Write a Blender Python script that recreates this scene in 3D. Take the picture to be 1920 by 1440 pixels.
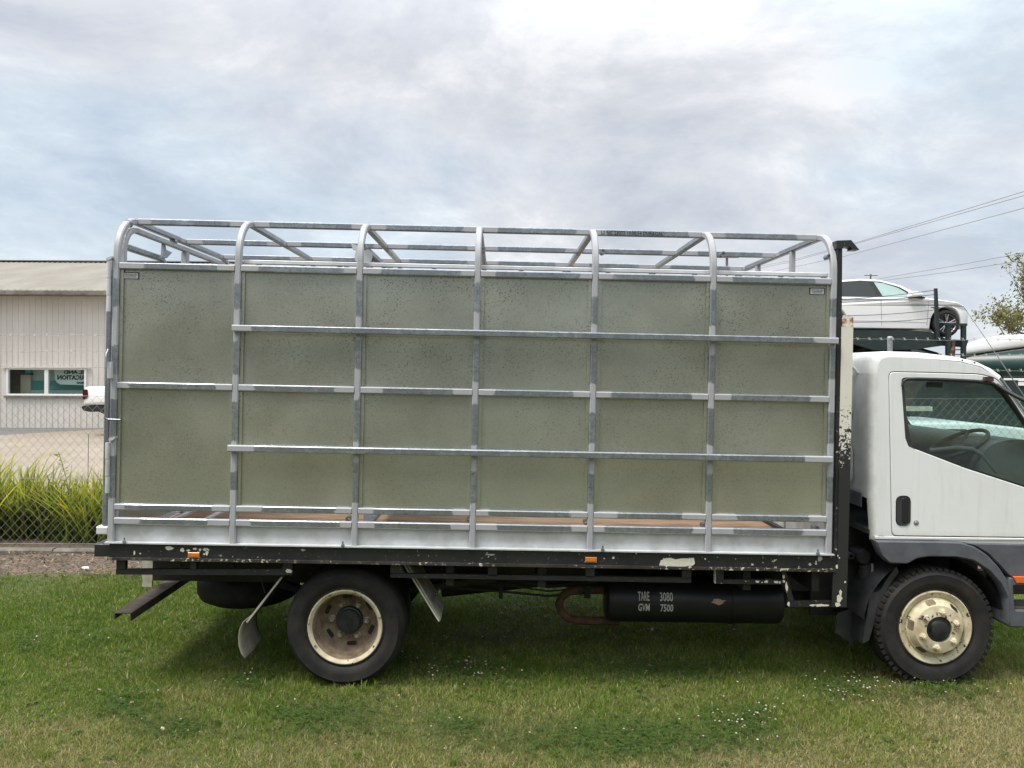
import bpy, bmesh, math, random
import numpy as np
from mathutils import Vector, Matrix, noise
from mathutils.geometry import tessellate_polygon
rad = math.radians
random.seed(11)
for _o in list(bpy.data.objects):
    bpy.data.objects.remove(_o)
sc = bpy.context.scene
COL = sc.collection

# ------------------------------------------------------------------ camera
FPX, CAMH = 1500.0, 2.09
TH, RHO = math.atan(25 / 1500), 0.004
FW = Vector((math.sin(TH), math.cos(TH), 0))
_R0 = Vector((math.cos(TH), -math.sin(TH), 0)); _U0 = Vector((0, 0, 1))
RT = _R0 * math.cos(RHO) + _U0 * math.sin(RHO)
UP = -_R0 * math.sin(RHO) + _U0 * math.cos(RHO)
cd = bpy.data.cameras.new('camera'); cam = bpy.data.objects.new('camera', cd); COL.objects.link(cam)
cd.sensor_width = 36.0; cd.lens = 36.0 * FPX / 1920; cd.shift_y = -25 / 1920
cd.clip_start = 0.05; cd.clip_end = 3000
cam.matrix_world = Matrix(((RT.x, UP.x, -FW.x, 0), (RT.y, UP.y, -FW.y, 0), (RT.z, UP.z, -FW.z, CAMH), (0, 0, 0, 1)))
sc.camera = cam

def P(px, py, Y):
    d = FW * FPX + RT * (px - 960) - UP * (py - 695)
    return Vector((0, 0, CAMH)) + d * (Y / d.y)

# ------------------------------------------------------------------ sky, sun, exposure
SUN = Vector((-0.36, -0.26, 0.90)).normalized()
w = bpy.data.worlds.new('World'); sc.world = w; w.use_nodes = True
nt = w.node_tree; nt.nodes.clear()
def wn(t, **k):
    n = nt.nodes.new(t)
    for a, b in k.items(): setattr(n, a, b)
    return n
def wmath(op, a, b=None):
    n = wn('ShaderNodeMath', operation=op)
    for i, v in enumerate((a, b)):
        if v is None: continue
        if isinstance(v, (int, float)): n.inputs[i].default_value = v
        else: nt.links.new(v, n.inputs[i])
    return n.outputs[0]
out = wn('ShaderNodeOutputWorld')
sky = wn('ShaderNodeTexSky'); sky.sky_type = 'NISHITA'; sky.sun_disc = False
sky.sun_elevation = math.asin(SUN.z); sky.sun_rotation = math.atan2(SUN.x, SUN.y)
bg1 = wn('ShaderNodeBackground'); bg1.inputs[1].default_value = 0.12; nt.links.new(sky.outputs[0], bg1.inputs[0])
tc = wn('ShaderNodeTexCoord'); sep = wn('ShaderNodeSeparateXYZ'); nt.links.new(tc.outputs['Generated'], sep.inputs[0])
zc = wmath('MAXIMUM', sep.outputs[2], 0.0)
den = wmath('ADD', zc, 0.33)
cmb = wn('ShaderNodeCombineXYZ')
nt.links.new(wmath('DIVIDE', sep.outputs[0], den), cmb.inputs[0]); nt.links.new(wmath('DIVIDE', sep.outputs[1], den), cmb.inputs[1])
def wnoise(scale, detail, rough, off, dist=0.0):
    mp = wn('ShaderNodeMapping'); nt.links.new(cmb.outputs[0], mp.inputs[0]); mp.inputs['Location'].default_value = off
    n = wn('ShaderNodeTexNoise'); n.inputs['Scale'].default_value = scale; n.inputs['Detail'].default_value = detail
    n.inputs['Roughness'].default_value = rough; n.inputs['Distortion'].default_value = dist
    nt.links.new(mp.outputs[0], n.inputs['Vector']); return n.outputs['Fac']
def wramp(src, stops):
    r = wn('ShaderNodeValToRGB'); nt.links.new(src, r.inputs[0]); e = r.color_ramp.elements
    while len(e) < len(stops): e.new(0.5)
    for i, (p, c) in enumerate(stops): e[i].position = p; e[i].color = (*c, 1)
    return r.outputs[0]
n1 = wnoise(1.75, 10, 0.64, (16.2896, 1.9205, 0), 0.25)
n2 = wnoise(1.0, 4, 0.5, (18.4879, 14.6084, 3), 0.2)
white = wramp(n1, [(0.37, (0.61, 0.645, 0.72)), (0.46, (0.72, 0.745, 0.80)), (0.53, (0.81, 0.825, 0.86)), (0.62, (1.0, 1.0, 1.01))])
tint = wramp(n2, [(0.38, (0.87, 0.965, 1.02)), (0.50, (1.0, 1.0, 1.0)), (0.62, (0.90, 0.905, 0.91))])
mul = wn('ShaderNodeMix', data_type='RGBA', blend_type='MULTIPLY'); mul.inputs[0].default_value = 1.0
nt.links.new(white, mul.inputs[6]); nt.links.new(tint, mul.inputs[7])
bg2 = wn('ShaderNodeBackground'); nt.links.new(mul.outputs[2], bg2.inputs[0])
hi = wmath('MAXIMUM', wmath('SUBTRACT', zc, 0.35), 0.0)      # overcast dome: zenith about three times the horizon
nt.links.new(wmath('ADD', 0.575, wmath('MULTIPLY', hi, 2.05)), bg2.inputs[1])
mx = wn('ShaderNodeMixShader'); mx.inputs[0].default_value = 0.93
nt.links.new(bg1.outputs[0], mx.inputs[1]); nt.links.new(bg2.outputs[0], mx.inputs[2]); nt.links.new(mx.outputs[0], out.inputs[0])
sl = bpy.data.lights.new('sun', 'SUN'); sl.energy = 2.2; sl.angle = rad(20); sl.color = (1.0, 0.95, 0.86)
so = bpy.data.objects.new('sun', sl); COL.objects.link(so); so.location = SUN * 60
so.rotation_euler = (-SUN).to_track_quat('-Z', 'Y').to_euler()
sc.view_settings.view_transform = 'Standard'; sc.view_settings.look = 'None'; sc.view_settings.gamma = 1.0
sc.view_settings.use_curve_mapping = False; sc.view_settings.exposure = 0.80

# ------------------------------------------------------------------ materials
class NT:
    def __init__(s, name):
        s.m = bpy.data.materials.new(name); s.m.use_nodes = True; s.t = s.m.node_tree; s.t.nodes.clear()
        s.out = s.n('ShaderNodeOutputMaterial'); s.b = s.n('ShaderNodeBsdfPrincipled'); s.t.links.new(s.b.outputs[0], s.out.inputs[0])
        s.tc = s.n('ShaderNodeTexCoord'); s.geo = s.n('ShaderNodeNewGeometry')
        s.obj = s.tc.outputs['Object']; s.pos = s.geo.outputs['Position']
    def n(s, t, **k):
        n = s.t.nodes.new(t)
        for a, b in k.items(): setattr(n, a, b)
        return n
    def put(s, sock, v):
        if v is None: return
        if isinstance(v, bpy.types.NodeSocket): s.t.links.new(v, sock)
        elif isinstance(v, (tuple, list)) and len(v) == 3 and sock.type == 'RGBA': sock.default_value = (*v, 1)
        else: sock.default_value = v
    def math(s, op, a, b=None, c=None, clamp=False):
        n = s.n('ShaderNodeMath', operation=op); n.use_clamp = clamp
        for i, v in enumerate((a, b, c)): s.put(n.inputs[i], v)
        return n.outputs[0]
    def map(s, vec, scale=(1, 1, 1), loc=(0, 0, 0), rot=(0, 0, 0)):
        n = s.n('ShaderNodeMapping'); s.put(n.inputs[0], vec); n.inputs['Scale'].default_value = scale
        n.inputs['Location'].default_value = loc; n.inputs['Rotation'].default_value = rot; return n.outputs[0]
    def noise(s, scale, detail=4, rough=0.55, vec=None, dist=0.0):
        n = s.n('ShaderNodeTexNoise'); s.put(n.inputs['Vector'], s.obj if vec is None else vec)
        n.inputs['Scale'].default_value = scale; n.inputs['Detail'].default_value = detail; n.inputs['Roughness'].default_value = rough
        n.inputs['Distortion'].default_value = dist; return n.outputs['Fac']
    def voro(s, scale, vec=None, feature='F1', out='Distance'):
        n = s.n('ShaderNodeTexVoronoi', feature=feature); s.put(n.inputs['Vector'], s.obj if vec is None else vec)
        n.inputs['Scale'].default_value = scale; return n.outputs[out]
    def ramp(s, src, stops):
        r = s.n('ShaderNodeValToRGB'); s.put(r.inputs[0], src); e = r.color_ramp.elements
        while len(e) < len(stops): e.new(0.5)
        for i, (p, c) in enumerate(stops):
            e[i].position = p; e[i].color = (*c, 1) if isinstance(c, (tuple, list)) else (c, c, c, 1)
        return r.outputs[0]
    def mix(s, f, a, b, mode='MIX'):
        n = s.n('ShaderNodeMix', data_type='RGBA', blend_type=mode); s.put(n.inputs[0], f); s.put(n.inputs[6], a); s.put(n.inputs[7], b); return n.outputs[2]
    def attr(s, name):
        n = s.n('ShaderNodeAttribute'); n.attribute_name = name; return n.outputs['Fac']
    def axis(s, vec, i):
        n = s.n('ShaderNodeSeparateXYZ'); s.put(n.inputs[0], vec); return n.outputs[i]
    def bump(s, h, strength=0.3, dist=0.01):
        n = s.n('ShaderNodeBump'); s.put(n.inputs['Height'], h); n.inputs['Strength'].default_value = strength
        n.inputs['Distance'].default_value = dist; s.t.links.new(n.outputs[0], s.b.inputs['Normal'])
    def set(s, col=None, rough=None, metal=None, spec=None, coat=None):
        for k, v in (('Base Color', col), ('Roughness', rough), ('Metallic', metal), ('Specular IOR Level', spec), ('Coat Weight', coat)):
            if v is not None: s.put(s.b.inputs[k], v)
        return s

def simple(name, a, b=None, scale=8, rough=0.6, metal=0.0, bump=0.0, bs=40, detail=5, spec=None, world=False):
    t = NT(name); v = t.pos if world else t.obj
    if b is None: t.set(col=a, rough=rough, metal=metal, spec=spec)
    else:
        f = t.ramp(t.noise(scale, detail, 0.6, v), [(0.35, 0.0), (0.65, 1.0)])
        t.set(col=t.mix(f, a, b), rough=rough, metal=metal, spec=spec)
    if bump: t.bump(t.noise(bs, 4, 0.6, v), bump, 0.004)
    return t.m

MT = {}
# galvanised box tube with brushed zinc paint over the welds (vertex attribute 'paint')
t = NT('galvanised_tube')
f = t.noise(30, 5, 0.65); g = t.noise(5, 3, 0.5)
base = t.mix(t.ramp(f, [(0.35, 0.0), (0.65, 1.0)]), (0.235, 0.265, 0.29), (0.40, 0.43, 0.45))
base = t.mix(t.ramp(g, [(0.4, 0.0), (0.62, 0.75)]), base, (0.25, 0.265, 0.30))
fl = t.math('MULTIPLY', t.ramp(t.noise(95, 3, 0.6), [(0.60, 0.0), (0.66, 1.0)]), 0.7)
base = t.mix(fl, base, (0.10, 0.11, 0.115))
pa = t.math('ADD', t.attr('paint'), t.math('MULTIPLY', t.math('SUBTRACT', t.noise(24, 4, 0.65), 0.5), 1.5))
pf = t.ramp(pa, [(0.44, 0.0), (0.58, 1.0)])
pcol = t.mix(t.noise(14, 4, 0.6), (0.32, 0.325, 0.347), (0.42, 0.425, 0.445))
t.set(col=t.mix(pf, base, pcol), rough=t.math('ADD', t.math('MULTIPLY', pf, 0.22), 0.36), metal=t.math('SUBTRACT', 0.75, t.math('MULTIPLY', pf, 0.6)))
t.bump(t.noise(60, 4, 0.6), 0.06, 0.003); MT['galv'] = t.m
# galvanised sheet, flecked
t = NT('galvanised_sheet')
g = t.noise(2.2, 4, 0.55, t.pos); sp = t.noise(420, 2, 0.5, t.pos)
base = t.mix(t.ramp(g, [(0.35, 0.0), (0.66, 1.0)]), (0.44, 0.445, 0.375), (0.58, 0.58, 0.49))
hue = t.noise(.8, 3, 0.55, t.map(t.pos, (1, 1, 1.6), loc=(3.1, 0, 7.7)))
base = t.mix(t.ramp(hue, [(0.38, 0.0), (0.62, 1.0)]), base, t.mix(0.5, base, (0.50, 0.56, 0.52)))
oi = t.n('ShaderNodeObjectInfo'); base = t.mix(t.math('MULTIPLY', oi.outputs['Random'], 0.22), base, (0.30, 0.30, 0.25))
base = t.mix(t.math('MULTIPLY', t.ramp(sp, [(0.42, 0.0), (0.6, 1.0)]), 0.35), base, (0.24, 0.25, 0.21))
fv = t.voro(108, t.map(t.pos, (1.0, 1.0, 1.7), rot=(0, 0.5, 0)))
zp = t.math('MULTIPLY', t.math('SUBTRACT', t.axis(t.pos, 2), 1.2), 0.7, clamp=True)
fm = t.math('MULTIPLY', t.ramp(t.noise(3.2, 3, 0.6, t.pos), [(0.34, 0.20), (0.60, 0.42)]), t.math('ADD', 0.62, t.math('MULTIPLY', zp, 0.5)))
fk = t.math('LESS_THAN', fv, t.math('MULTIPLY', fm, t.ramp(t.noise(60, 2, 0.5, t.pos), [(0.42, 0.0), (0.6, 1.0)])))
base = t.mix(t.math('MULTIPLY', fk, 0.9), base, (0.085, 0.09, 0.078))
cell = t.voro(150, t.pos, out='Color'); base = t.mix(t.math('MULTIPLY', t.ramp(t.axis(cell, 0), [(0.1, 0.0), (0.9, 1.0)]), 0.22), base, (0.66, 0.67, 0.60))
t.set(col=base, rough=t.math('ADD', 0.24, t.math('MULTIPLY', g, 0.16)), metal=0.80); t.bump(t.noise(1.6, 2, 0.5, t.pos), 0.12, 0.02)
MT['sheet'] = t.m
t = NT('zinc_kick_sheet')
t.set(col=t.mix(t.ramp(t.noise(7, 5, 0.6, t.pos), [(0.36, 0.0), (0.64, 1.0)]), (0.46, 0.47, 0.465), (0.62, 0.63, 0.65)), rough=0.5, metal=0.2); MT['kick'] = t.m
# black chassis paint with cream chips
def black_paint(name, lo, hi, dens=0.66):
    t = NT(name)
    ch = t.math('MULTIPLY', t.ramp(t.noise(38, 4, 0.6), [(dens, 0.0), (dens + 0.012, 1.0)]), t.ramp(t.noise(2.6, 2, 0.5), [(0.46, 0.0), (0.56, 1.0)]))
    sk = t.ramp(t.noise(120, 2, 0.5), [(0.735, 0.0), (0.745, 1.0)])
    base = t.mix(t.ramp(t.noise(6, 5, 0.6), [(0.35, 0.0), (0.7, 1.0)]), lo, hi)
    base = t.mix(t.math('MAXIMUM', ch, sk), base, (0.52, 0.48, 0.36))
    t.set(col=base, rough=t.math('ADD', 0.34, t.math('MULTIPLY', t.noise(9), 0.25))); t.bump(t.noise(70, 4, 0.6), 0.12, 0.003)
    return t.m
MT['black'] = black_paint('chipped_black_paint', (0.010, 0.011, 0.012), (0.022, 0.023, 0.024))
MT['lip'] = black_paint('worn_black_edge', (0.020, 0.018, 0.016), (0.05, 0.045, 0.038), 0.58)
MT['chassis'] = simple('dark_chassis_steel', (0.012, 0.012, 0.012), (0.03, 0.027, 0.024), 6, 0.7, bump=0.2)
MT['dull'] = simple('dusty_black_plastic', (0.022, 0.024, 0.026), (0.04, 0.042, 0.044), 7, 0.55, bump=0.1)
t = NT('cream_paint_worn_to_black')      # the head post: cream above, scraped black below
z = t.axis(t.obj, 2); nn = t.noise(55, 4, 0.65); ns = t.noise(5, 3, 0.6)
lv = t.math('ADD', t.math('MULTIPLY', t.math('SUBTRACT', z, 1.50), 2.6), t.math('MULTIPLY', t.math('SUBTRACT', nn, 0.5), 4.2))
lv = t.math('ADD', lv, t.math('MULTIPLY', t.math('SUBTRACT', ns, 0.5), 1.2))
c = t.mix(t.ramp(lv, [(0.44, 0.0), (0.56, 1.0)]), (0.018, 0.018, 0.018), t.mix(t.noise(9, 4), (0.60, 0.575, 0.49), (0.68, 0.66, 0.58)))
ru = t.math('MULTIPLY', t.ramp(t.noise(24, 4, 0.6), [(0.42, 0.0), (0.55, 1.0)]), t.math('GREATER_THAN', z, 2.415))
t.set(col=t.mix(ru, c, (0.33, 0.12, 0.04)), rough=0.55); t.bump(nn, 0.15, 0.003); MT['headpost'] = t.m
MT['chip'] = simple('bare_cream_primer', (0.55, 0.52, 0.40), (0.64, 0.62, 0.52), 60, 0.7)
MT['chipgrey'] = simple('bare_grey_metal', (0.28, 0.28, 0.27), (0.36, 0.36, 0.35), 60, 0.6)
MT['cream'] = simple('dirty_cream_paint', (0.36, 0.34, 0.27), (0.55, 0.53, 0.44), 14, 0.6, bump=0.1)
t = NT('tyre_rubber')
t.set(col=t.mix(t.ramp(t.noise(7, 6, 0.65), [(0.36, 0.0), (0.68, 1.0)]), (0.011, 0.011, 0.012), (0.030, 0.027, 0.023)), rough=0.75, spec=0.35); t.bump(t.noise(45, 4), 0.15, 0.004); MT['rubber'] = t.m
t = NT('cream_wheel_paint')
ch = t.math('MULTIPLY', t.ramp(t.noise(26, 5, 0.65), [(0.565, 0.0), (0.595, 1.0)]), t.ramp(t.noise(7, 2), [(0.50, 0.0), (0.56, 1.0)]))
c = t.mix(t.ramp(t.noise(11, 5, 0.6), [(0.38, 0.0), (0.66, 1.0)]), (0.62, 0.57, 0.40), (0.44, 0.35, 0.22))
t.set(col=t.mix(ch, c, (0.05, 0.028, 0.022)), rough=0.6); t.bump(t.noise(50, 4), 0.12, 0.003); MT['rimcream'] = t.m
MT['rimbrown'] = simple('road_grime_on_wheel', (0.115, 0.08, 0.05), (0.26, 0.195, 0.13), 12, 0.8, bump=0.2, detail=7)
MT['nut'] = simple('dusty_wheel_nut', (0.22, 0.18, 0.12), (0.42, 0.37, 0.27), 40, 0.6, 0.2)
MT['hub'] = simple('black_hub_cap', (0.012, 0.013, 0.016), (0.028, 0.03, 0.034), 14, 0.5)
t = NT('white_cab_paint')
x = t.axis(t.obj, 0)
xm = t.math('MULTIPLY', t.math('SUBTRACT', 2.188, t.math('ADD', x, t.math('MULTIPLY', t.math('SUBTRACT', t.noise(6, 5, 0.65), 0.5), 0.13))), 14.0, clamp=True)
zl = t.axis(t.obj, 2)
bm_ = t.math('MULTIPLY', t.math('SUBTRACT', 1.08, t.math('ADD', zl, t.math('MULTIPLY', t.math('SUBTRACT', t.noise(11, 5, 0.6), 0.5), 0.08))), 16.0, clamp=True)
dirt = t.math('MAXIMUM', t.math('MULTIPLY', xm, 0.5), t.math('MULTIPLY', bm_, 0.28))
run = t.math('MULTIPLY', t.ramp(t.noise(9, 5, 0.6, t.map(t.obj, (3.0, 1, 0.22))), [(0.52, 0.0), (0.75, 1.0)]), 0.16)
dirt = t.math('ADD', t.math('ADD', dirt, run), t.math('MULTIPLY', t.ramp(t.noise(2.5, 6, 0.65), [(0.5, 0.0), (0.8, 1.0)]), 0.12), clamp=True)
t.set(col=t.mix(dirt, (0.74, 0.755, 0.745), (0.25, 0.245, 0.20)), rough=0.30, coat=0.25); MT['cab'] = t.m
MT['trim'] = simple('grey_plastic_trim', (0.072, 0.076, 0.090), (0.100, 0.105, 0.120), 9, 0.55, bump=0.08, bs=160)
MT['seal'] = simple('black_rubber_seal', (0.012, 0.012, 0.013), None, rough=0.5)
MT['inside'] = simple('grey_cab_interior', (0.04, 0.043, 0.045), (0.065, 0.07, 0.07), 5, 0.7)
MT['dash'] = simple('dusty_dashboard', (0.085, 0.09, 0.09), (0.125, 0.13, 0.125), 6, 0.65)
def glass(name, tint, refl=1.0, alpha=0.0):
    t = NT(name); tr = t.n('ShaderNodeBsdfTransparent'); t.put(tr.inputs[0], tint)
    gl = t.n('ShaderNodeBsdfGlossy'); gl.inputs['Roughness'].default_value = 0.02
    lw = t.n('ShaderNodeLayerWeight'); lw.inputs[0].default_value = 0.5
    fc = t.math('ADD', 0.045, t.math('MULTIPLY', 0.9, t.math('POWER', lw.outputs['Facing'], 4.0)))
    m1 = t.n('ShaderNodeMixShader'); t.put(m1.inputs[0], t.math('MULTIPLY', fc, refl, clamp=True))
    t.t.links.new(tr.outputs[0], m1.inputs[1]); t.t.links.new(gl.outputs[0], m1.inputs[2])
    o = m1.outputs[0]
    if alpha:
        di = t.n('ShaderNodeBsdfDiffuse'); t.put(di.inputs[0], (0.25, 0.27, 0.26)); m2 = t.n('ShaderNodeMixShader'); m2.inputs[0].default_value = alpha
        t.t.links.new(o, m2.inputs[1]); t.t.links.new(di.outputs[0], m2.inputs[2]); o = m2.outputs[0]
    t.t.links.new(o, t.out.inputs[0]); return t.m
MT['glass'] = glass('green_tinted_glass', (0.76, 0.89, 0.85), 1.3, 0.07)
MT['pane'] = glass('window_pane_glass', (0.75, 0.85, 0.84), 1.2, 0.03)
MT['darkglass'] = simple('dark_tinted_glass', (0.02, 0.026, 0.028), None, rough=0.08)
MT['mintglass'] = simple('pale_green_windscreen', (0.30, 0.43, 0.40), (0.36, 0.49, 0.46), 3, 0.12)
MT['amber'] = simple('amber_lens', (0.52, 0.135, 0.012), (0.62, 0.18, 0.02), 60, 0.25)
MT['red'] = simple('dark_red_lens', (0.035, 0.006, 0.008), (0.06, 0.01, 0.01), 20, 0.2)
t = NT('plywood_deck')
rb = t.math('SINE', t.math('MULTIPLY', t.axis(t.obj, 0), 420))
t.set(col=t.mix(t.ramp(t.noise(4, 6, 0.6, t.map(t.obj, (1, 4, 1))), [(0.35, 0.0), (0.65, 1.0)]), (0.15, 0.095, 0.058), (0.27, 0.175, 0.105)), rough=0.8); t.bump(rb, 0.1, 0.002); MT['ply'] = t.m
MT['rust'] = simple('rusty_exhaust', (0.055, 0.030, 0.020), (0.13, 0.065, 0.040), 16, 0.85, bump=0.3)
MT['rustbeam'] = simple('rusty_brown_steel', (0.035, 0.026, 0.022), (0.10, 0.075, 0.058), 9, 0.75, bump=0.25, detail=7)
MT['tank'] = simple('black_air_tank', (0.007, 0.008, 0.011), (0.014, 0.015, 0.019), 4, 0.42)
MT['white'] = simple('white_lettering', (0.62, 0.63, 0.62), None, rough=0.6)
MT['print'] = simple('black_print', (0.02, 0.02, 0.022), None, rough=0.6)
MT['pink'] = simple('bare_pink_primer', (0.50, 0.30, 0.24), (0.62, 0.45, 0.38), 50, 0.7)
MT['carwhite'] = simple('white_car_paint', (0.78, 0.79, 0.80), None, rough=0.22)
MT['green'] = simple('dark_green_carrier_paint', (0.010, 0.020, 0.021), (0.016, 0.030, 0.031), 5, 0.45)
MT['greenpanel'] = simple('green_lorry_paint', (0.006, 0.030, 0.026), (0.009, 0.040, 0.034), 4, 0.35)
MT['alloy'] = simple('grey_alloy', (0.32, 0.33, 0.34), None, rough=0.4, metal=0.6)
MT['post'] = simple('galvanised_fence_pipe', (0.27, 0.29, 0.30), (0.38, 0.40, 0.41), 30, 0.5, 0.4)
MT['wire'] = simple('weathered_fence_wire', (0.25, 0.245, 0.23), (0.34, 0.335, 0.32), 20, 0.6, 0.3)
MT['cable'] = simple('power_cable', (0.30, 0.30, 0.31), None, rough=0.7)
MT['pole'] = simple('weathered_timber_pole', (0.11, 0.10, 0.085), (0.18, 0.165, 0.14), 8, 0.9)
t = NT('shed_wall_cladding')
t.set(col=t.mix(t.ramp(t.noise(1.2, 5, 0.6, t.map(t.pos, (1, 1, 0.35))), [(0.35, 0.0), (0.68, 1.0)]), (0.57, 0.535, 0.495), (0.645, 0.605, 0.56)), rough=0.55); MT['shedwall'] = t.m
t = NT('shed_roof_sheet')
t.set(col=t.mix(t.ramp(t.noise(1.5, 6, 0.6, t.map(t.pos, (1, 0.4, 1))), [(0.35, 0.0), (0.68, 1.0)]), (0.19, 0.172, 0.143), (0.24, 0.22, 0.185)), rough=0.7); MT['shedroof'] = t.m
MT['gutter'] = simple('stained_gutter', (0.10, 0.09, 0.075), (0.22, 0.20, 0.17), 3, 0.8, world=True)
MT['frame'] = simple('white_window_frame', (0.72, 0.73, 0.72), None, rough=0.4)
MT['office'] = simple('pale_office_wall', (0.50, 0.60, 0.58), (0.55, 0.65, 0.63), 3, 0.8)  # this, the teal and the cupboard carry the window reflection's brightness
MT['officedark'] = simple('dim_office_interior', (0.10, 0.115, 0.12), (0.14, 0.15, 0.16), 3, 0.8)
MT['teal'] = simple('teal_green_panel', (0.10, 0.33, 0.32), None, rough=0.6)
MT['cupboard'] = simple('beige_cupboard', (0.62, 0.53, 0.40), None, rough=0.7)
MT['signrefl'] = simple('pale_sign_reflection', (0.82, 0.86, 0.84), None, rough=0.6)  # pale tone of a sign mirrored in the window, put in as colour
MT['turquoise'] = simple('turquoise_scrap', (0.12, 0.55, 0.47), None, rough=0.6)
MT['sticker'] = simple('aluminium_sticker', (0.55, 0.56, 0.58), None, rough=0.45)
MT['yellow'] = simple('yellow_hazard_paint', (0.42, 0.47, 0.06), (0.34, 0.38, 0.08), 30, 0.6)
# ------------------------------------------------------------------ mesh helpers
class MB:
    def __init__(s): s.v = []; s.f = []; s.p = []
    def add(s, vs, fs, paint=None):
        b = len(s.v); s.v += [tuple(q) for q in vs]; s.f += [tuple(b + i for i in q) for q in fs]
        s.p += list(paint) if paint is not None else [0.0] * len(vs); return s
    def box(s, x0, x1, y0, y1, z0, z1):
        return s.add([(x, y, z) for x in (x0, x1) for y in (y0, y1) for z in (z0, z1)],
                     [(0, 1, 3, 2), (4, 6, 7, 5), (0, 4, 5, 1), (2, 3, 7, 6), (0, 2, 6, 4), (1, 5, 7, 3)])
    def rbox(s, x0, x1, y0, y1, z0, z1, r=0.006):   # box with softened long edges along x
        y = [(y0, z0 + r), (y0, z1 - r), (y0 + r, z1), (y1 - r, z1), (y1, z1 - r), (y1, z0 + r), (y1 - r, z0), (y0 + r, z0)]
        n = 8; vs = [(x0, a, b) for a, b in y] + [(x1, a, b) for a, b in y]
        return s.add(vs, [(i, (i + 1) % n, n + (i + 1) % n, n + i) for i in range(n)] + [tuple(range(n)), tuple(range(2 * n - 1, n - 1, -1))])
    def prism(s, poly, y0, y1):
        n = len(poly); vs = [(x, y0, z) for x, z in poly] + [(x, y1, z) for x, z in poly]
        return s.add(vs, [tuple(range(n)), tuple(range(2 * n - 1, n - 1, -1))] + [(i, n + i, n + (i + 1) % n, (i + 1) % n) for i in range(n)])
    def extrude(s, poly, vec):
        n = len(poly); vec = Vector(vec); vs = [Vector(q) for q in poly] + [Vector(q) + vec for q in poly]
        return s.add(vs, [tuple(range(n)), tuple(range(2 * n - 1, n - 1, -1))] + [(i, n + i, n + (i + 1) % n, (i + 1) % n) for i in range(n)])
    def plate(s, outer, holes=(), y0=0.0, y1=0.02, r=0.004):
        loops = [list(outer)] + [list(h) for h in holes]
        ins = [inset(loops[0], r)] + [inset(h, -r) for h in loops[1:]] if r else loops
        tri = tessellate_polygon([[Vector((a, b, 0)) for a, b in l] for l in ins])
        flat = [q for l in ins for q in l]; s.add([(a, y0, b) for a, b in flat], tri)
        flat2 = [q for l in loops for q in l]; s.add([(a, y1, b) for a, b in flat2], [tuple(reversed(q)) for q in tri])
        for l, i in zip(loops, ins):
            n = len(l)
            vs = [(a, y0, b) for a, b in i] + [(a, y0 + r, b) for a, b in l] + [(a, y1, b) for a, b in l]
            s.add(vs, [(k, (k + 1) % n, n + (k + 1) % n, n + k) for k in range(n)] + [(n + k, n + (k + 1) % n, 2 * n + (k + 1) % n, 2 * n + k) for k in range(n)])
        return s
    def tube(s, pts, r, n=8, caps=True):
        pts = [Vector(q) for q in pts]; m = len(pts); rs = r if isinstance(r, (list, tuple)) else [r] * m
        vs = []; ref = None
        for i, q in enumerate(pts):
            tg = (pts[min(i + 1, m - 1)] - pts[max(i - 1, 0)]).normalized()
            if ref is None: ref = Vector((0, 0, 1)) if abs(tg.z) < 0.9 else Vector((1, 0, 0))
            a = tg.cross(ref); a = a.normalized() if a.length > 1e-5 else tg.orthogonal().normalized(); b = a.cross(tg); ref = b
            for k in range(n):
                an = 2 * math.pi * k / n; vs.append(q + (a * math.cos(an) + b * math.sin(an)) * rs[i])
        fs = [(i * n + k, i * n + (k + 1) % n, (i + 1) * n + (k + 1) % n, (i + 1) * n + k) for i in range(m - 1) for k in range(n)]
        if caps: fs += [tuple(range(n - 1, -1, -1)), tuple(range((m - 1) * n, m * n))]
        return s.add(vs, fs)
    def sweep(s, pts, side, w, h, r=0.006, paint=None):
        pts = [Vector(q) for q in pts]; side = Vector(side).normalized(); m = len(pts); vs = []; pv = []
        a, b = w / 2, h / 2
        pr = [(-a, -b + r), (-a, b - r), (-a + r, b), (a - r, b), (a, b - r), (a, -b + r), (a - r, -b), (-a + r, -b)]
        for i, q in enumerate(pts):
            tg = (pts[min(i + 1, m - 1)] - pts[max(i - 1, 0)]).normalized(); nn = side.cross(tg).normalized()
            vs += [q + side * u + nn * v for u, v in pr]; pv += [paint[i] if paint else 0.0] * 8
        fs = [(i * 8 + k, i * 8 + (k + 1) % 8, (i + 1) * 8 + (k + 1) % 8, (i + 1) * 8 + k) for i in range(m - 1) for k in range(8)]
        fs += [tuple(range(7, -1, -1)), tuple(range((m - 1) * 8, m * 8))]
        return s.add(vs, fs, pv)
    def lathe(s, prof, c, n=48, axis='Y', a0=0, a1=2 * math.pi):
        c = Vector(c); vs = []; full = abs(a1 - a0 - 2 * math.pi) < 1e-6; m = n if full else n + 1
        for k in range(m):
            an = a0 + (a1 - a0) * k / n; cs, sn = math.cos(an), math.sin(an)
            for r, y in prof:
                if axis == 'Y': vs.append(c + Vector((r * cs, y, r * sn)))
                elif axis == 'X': vs.append(c + Vector((y, r * cs, r * sn)))
                else: vs.append(c + Vector((r * cs, r * sn, y)))
        p = len(prof); fs = []
        for k in range(n):
            k2 = (k + 1) % m
            for j in range(p - 1): fs.append((k * p + j, k * p + j + 1, k2 * p + j + 1, k2 * p + j))
        return s.add(vs, fs)
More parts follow.
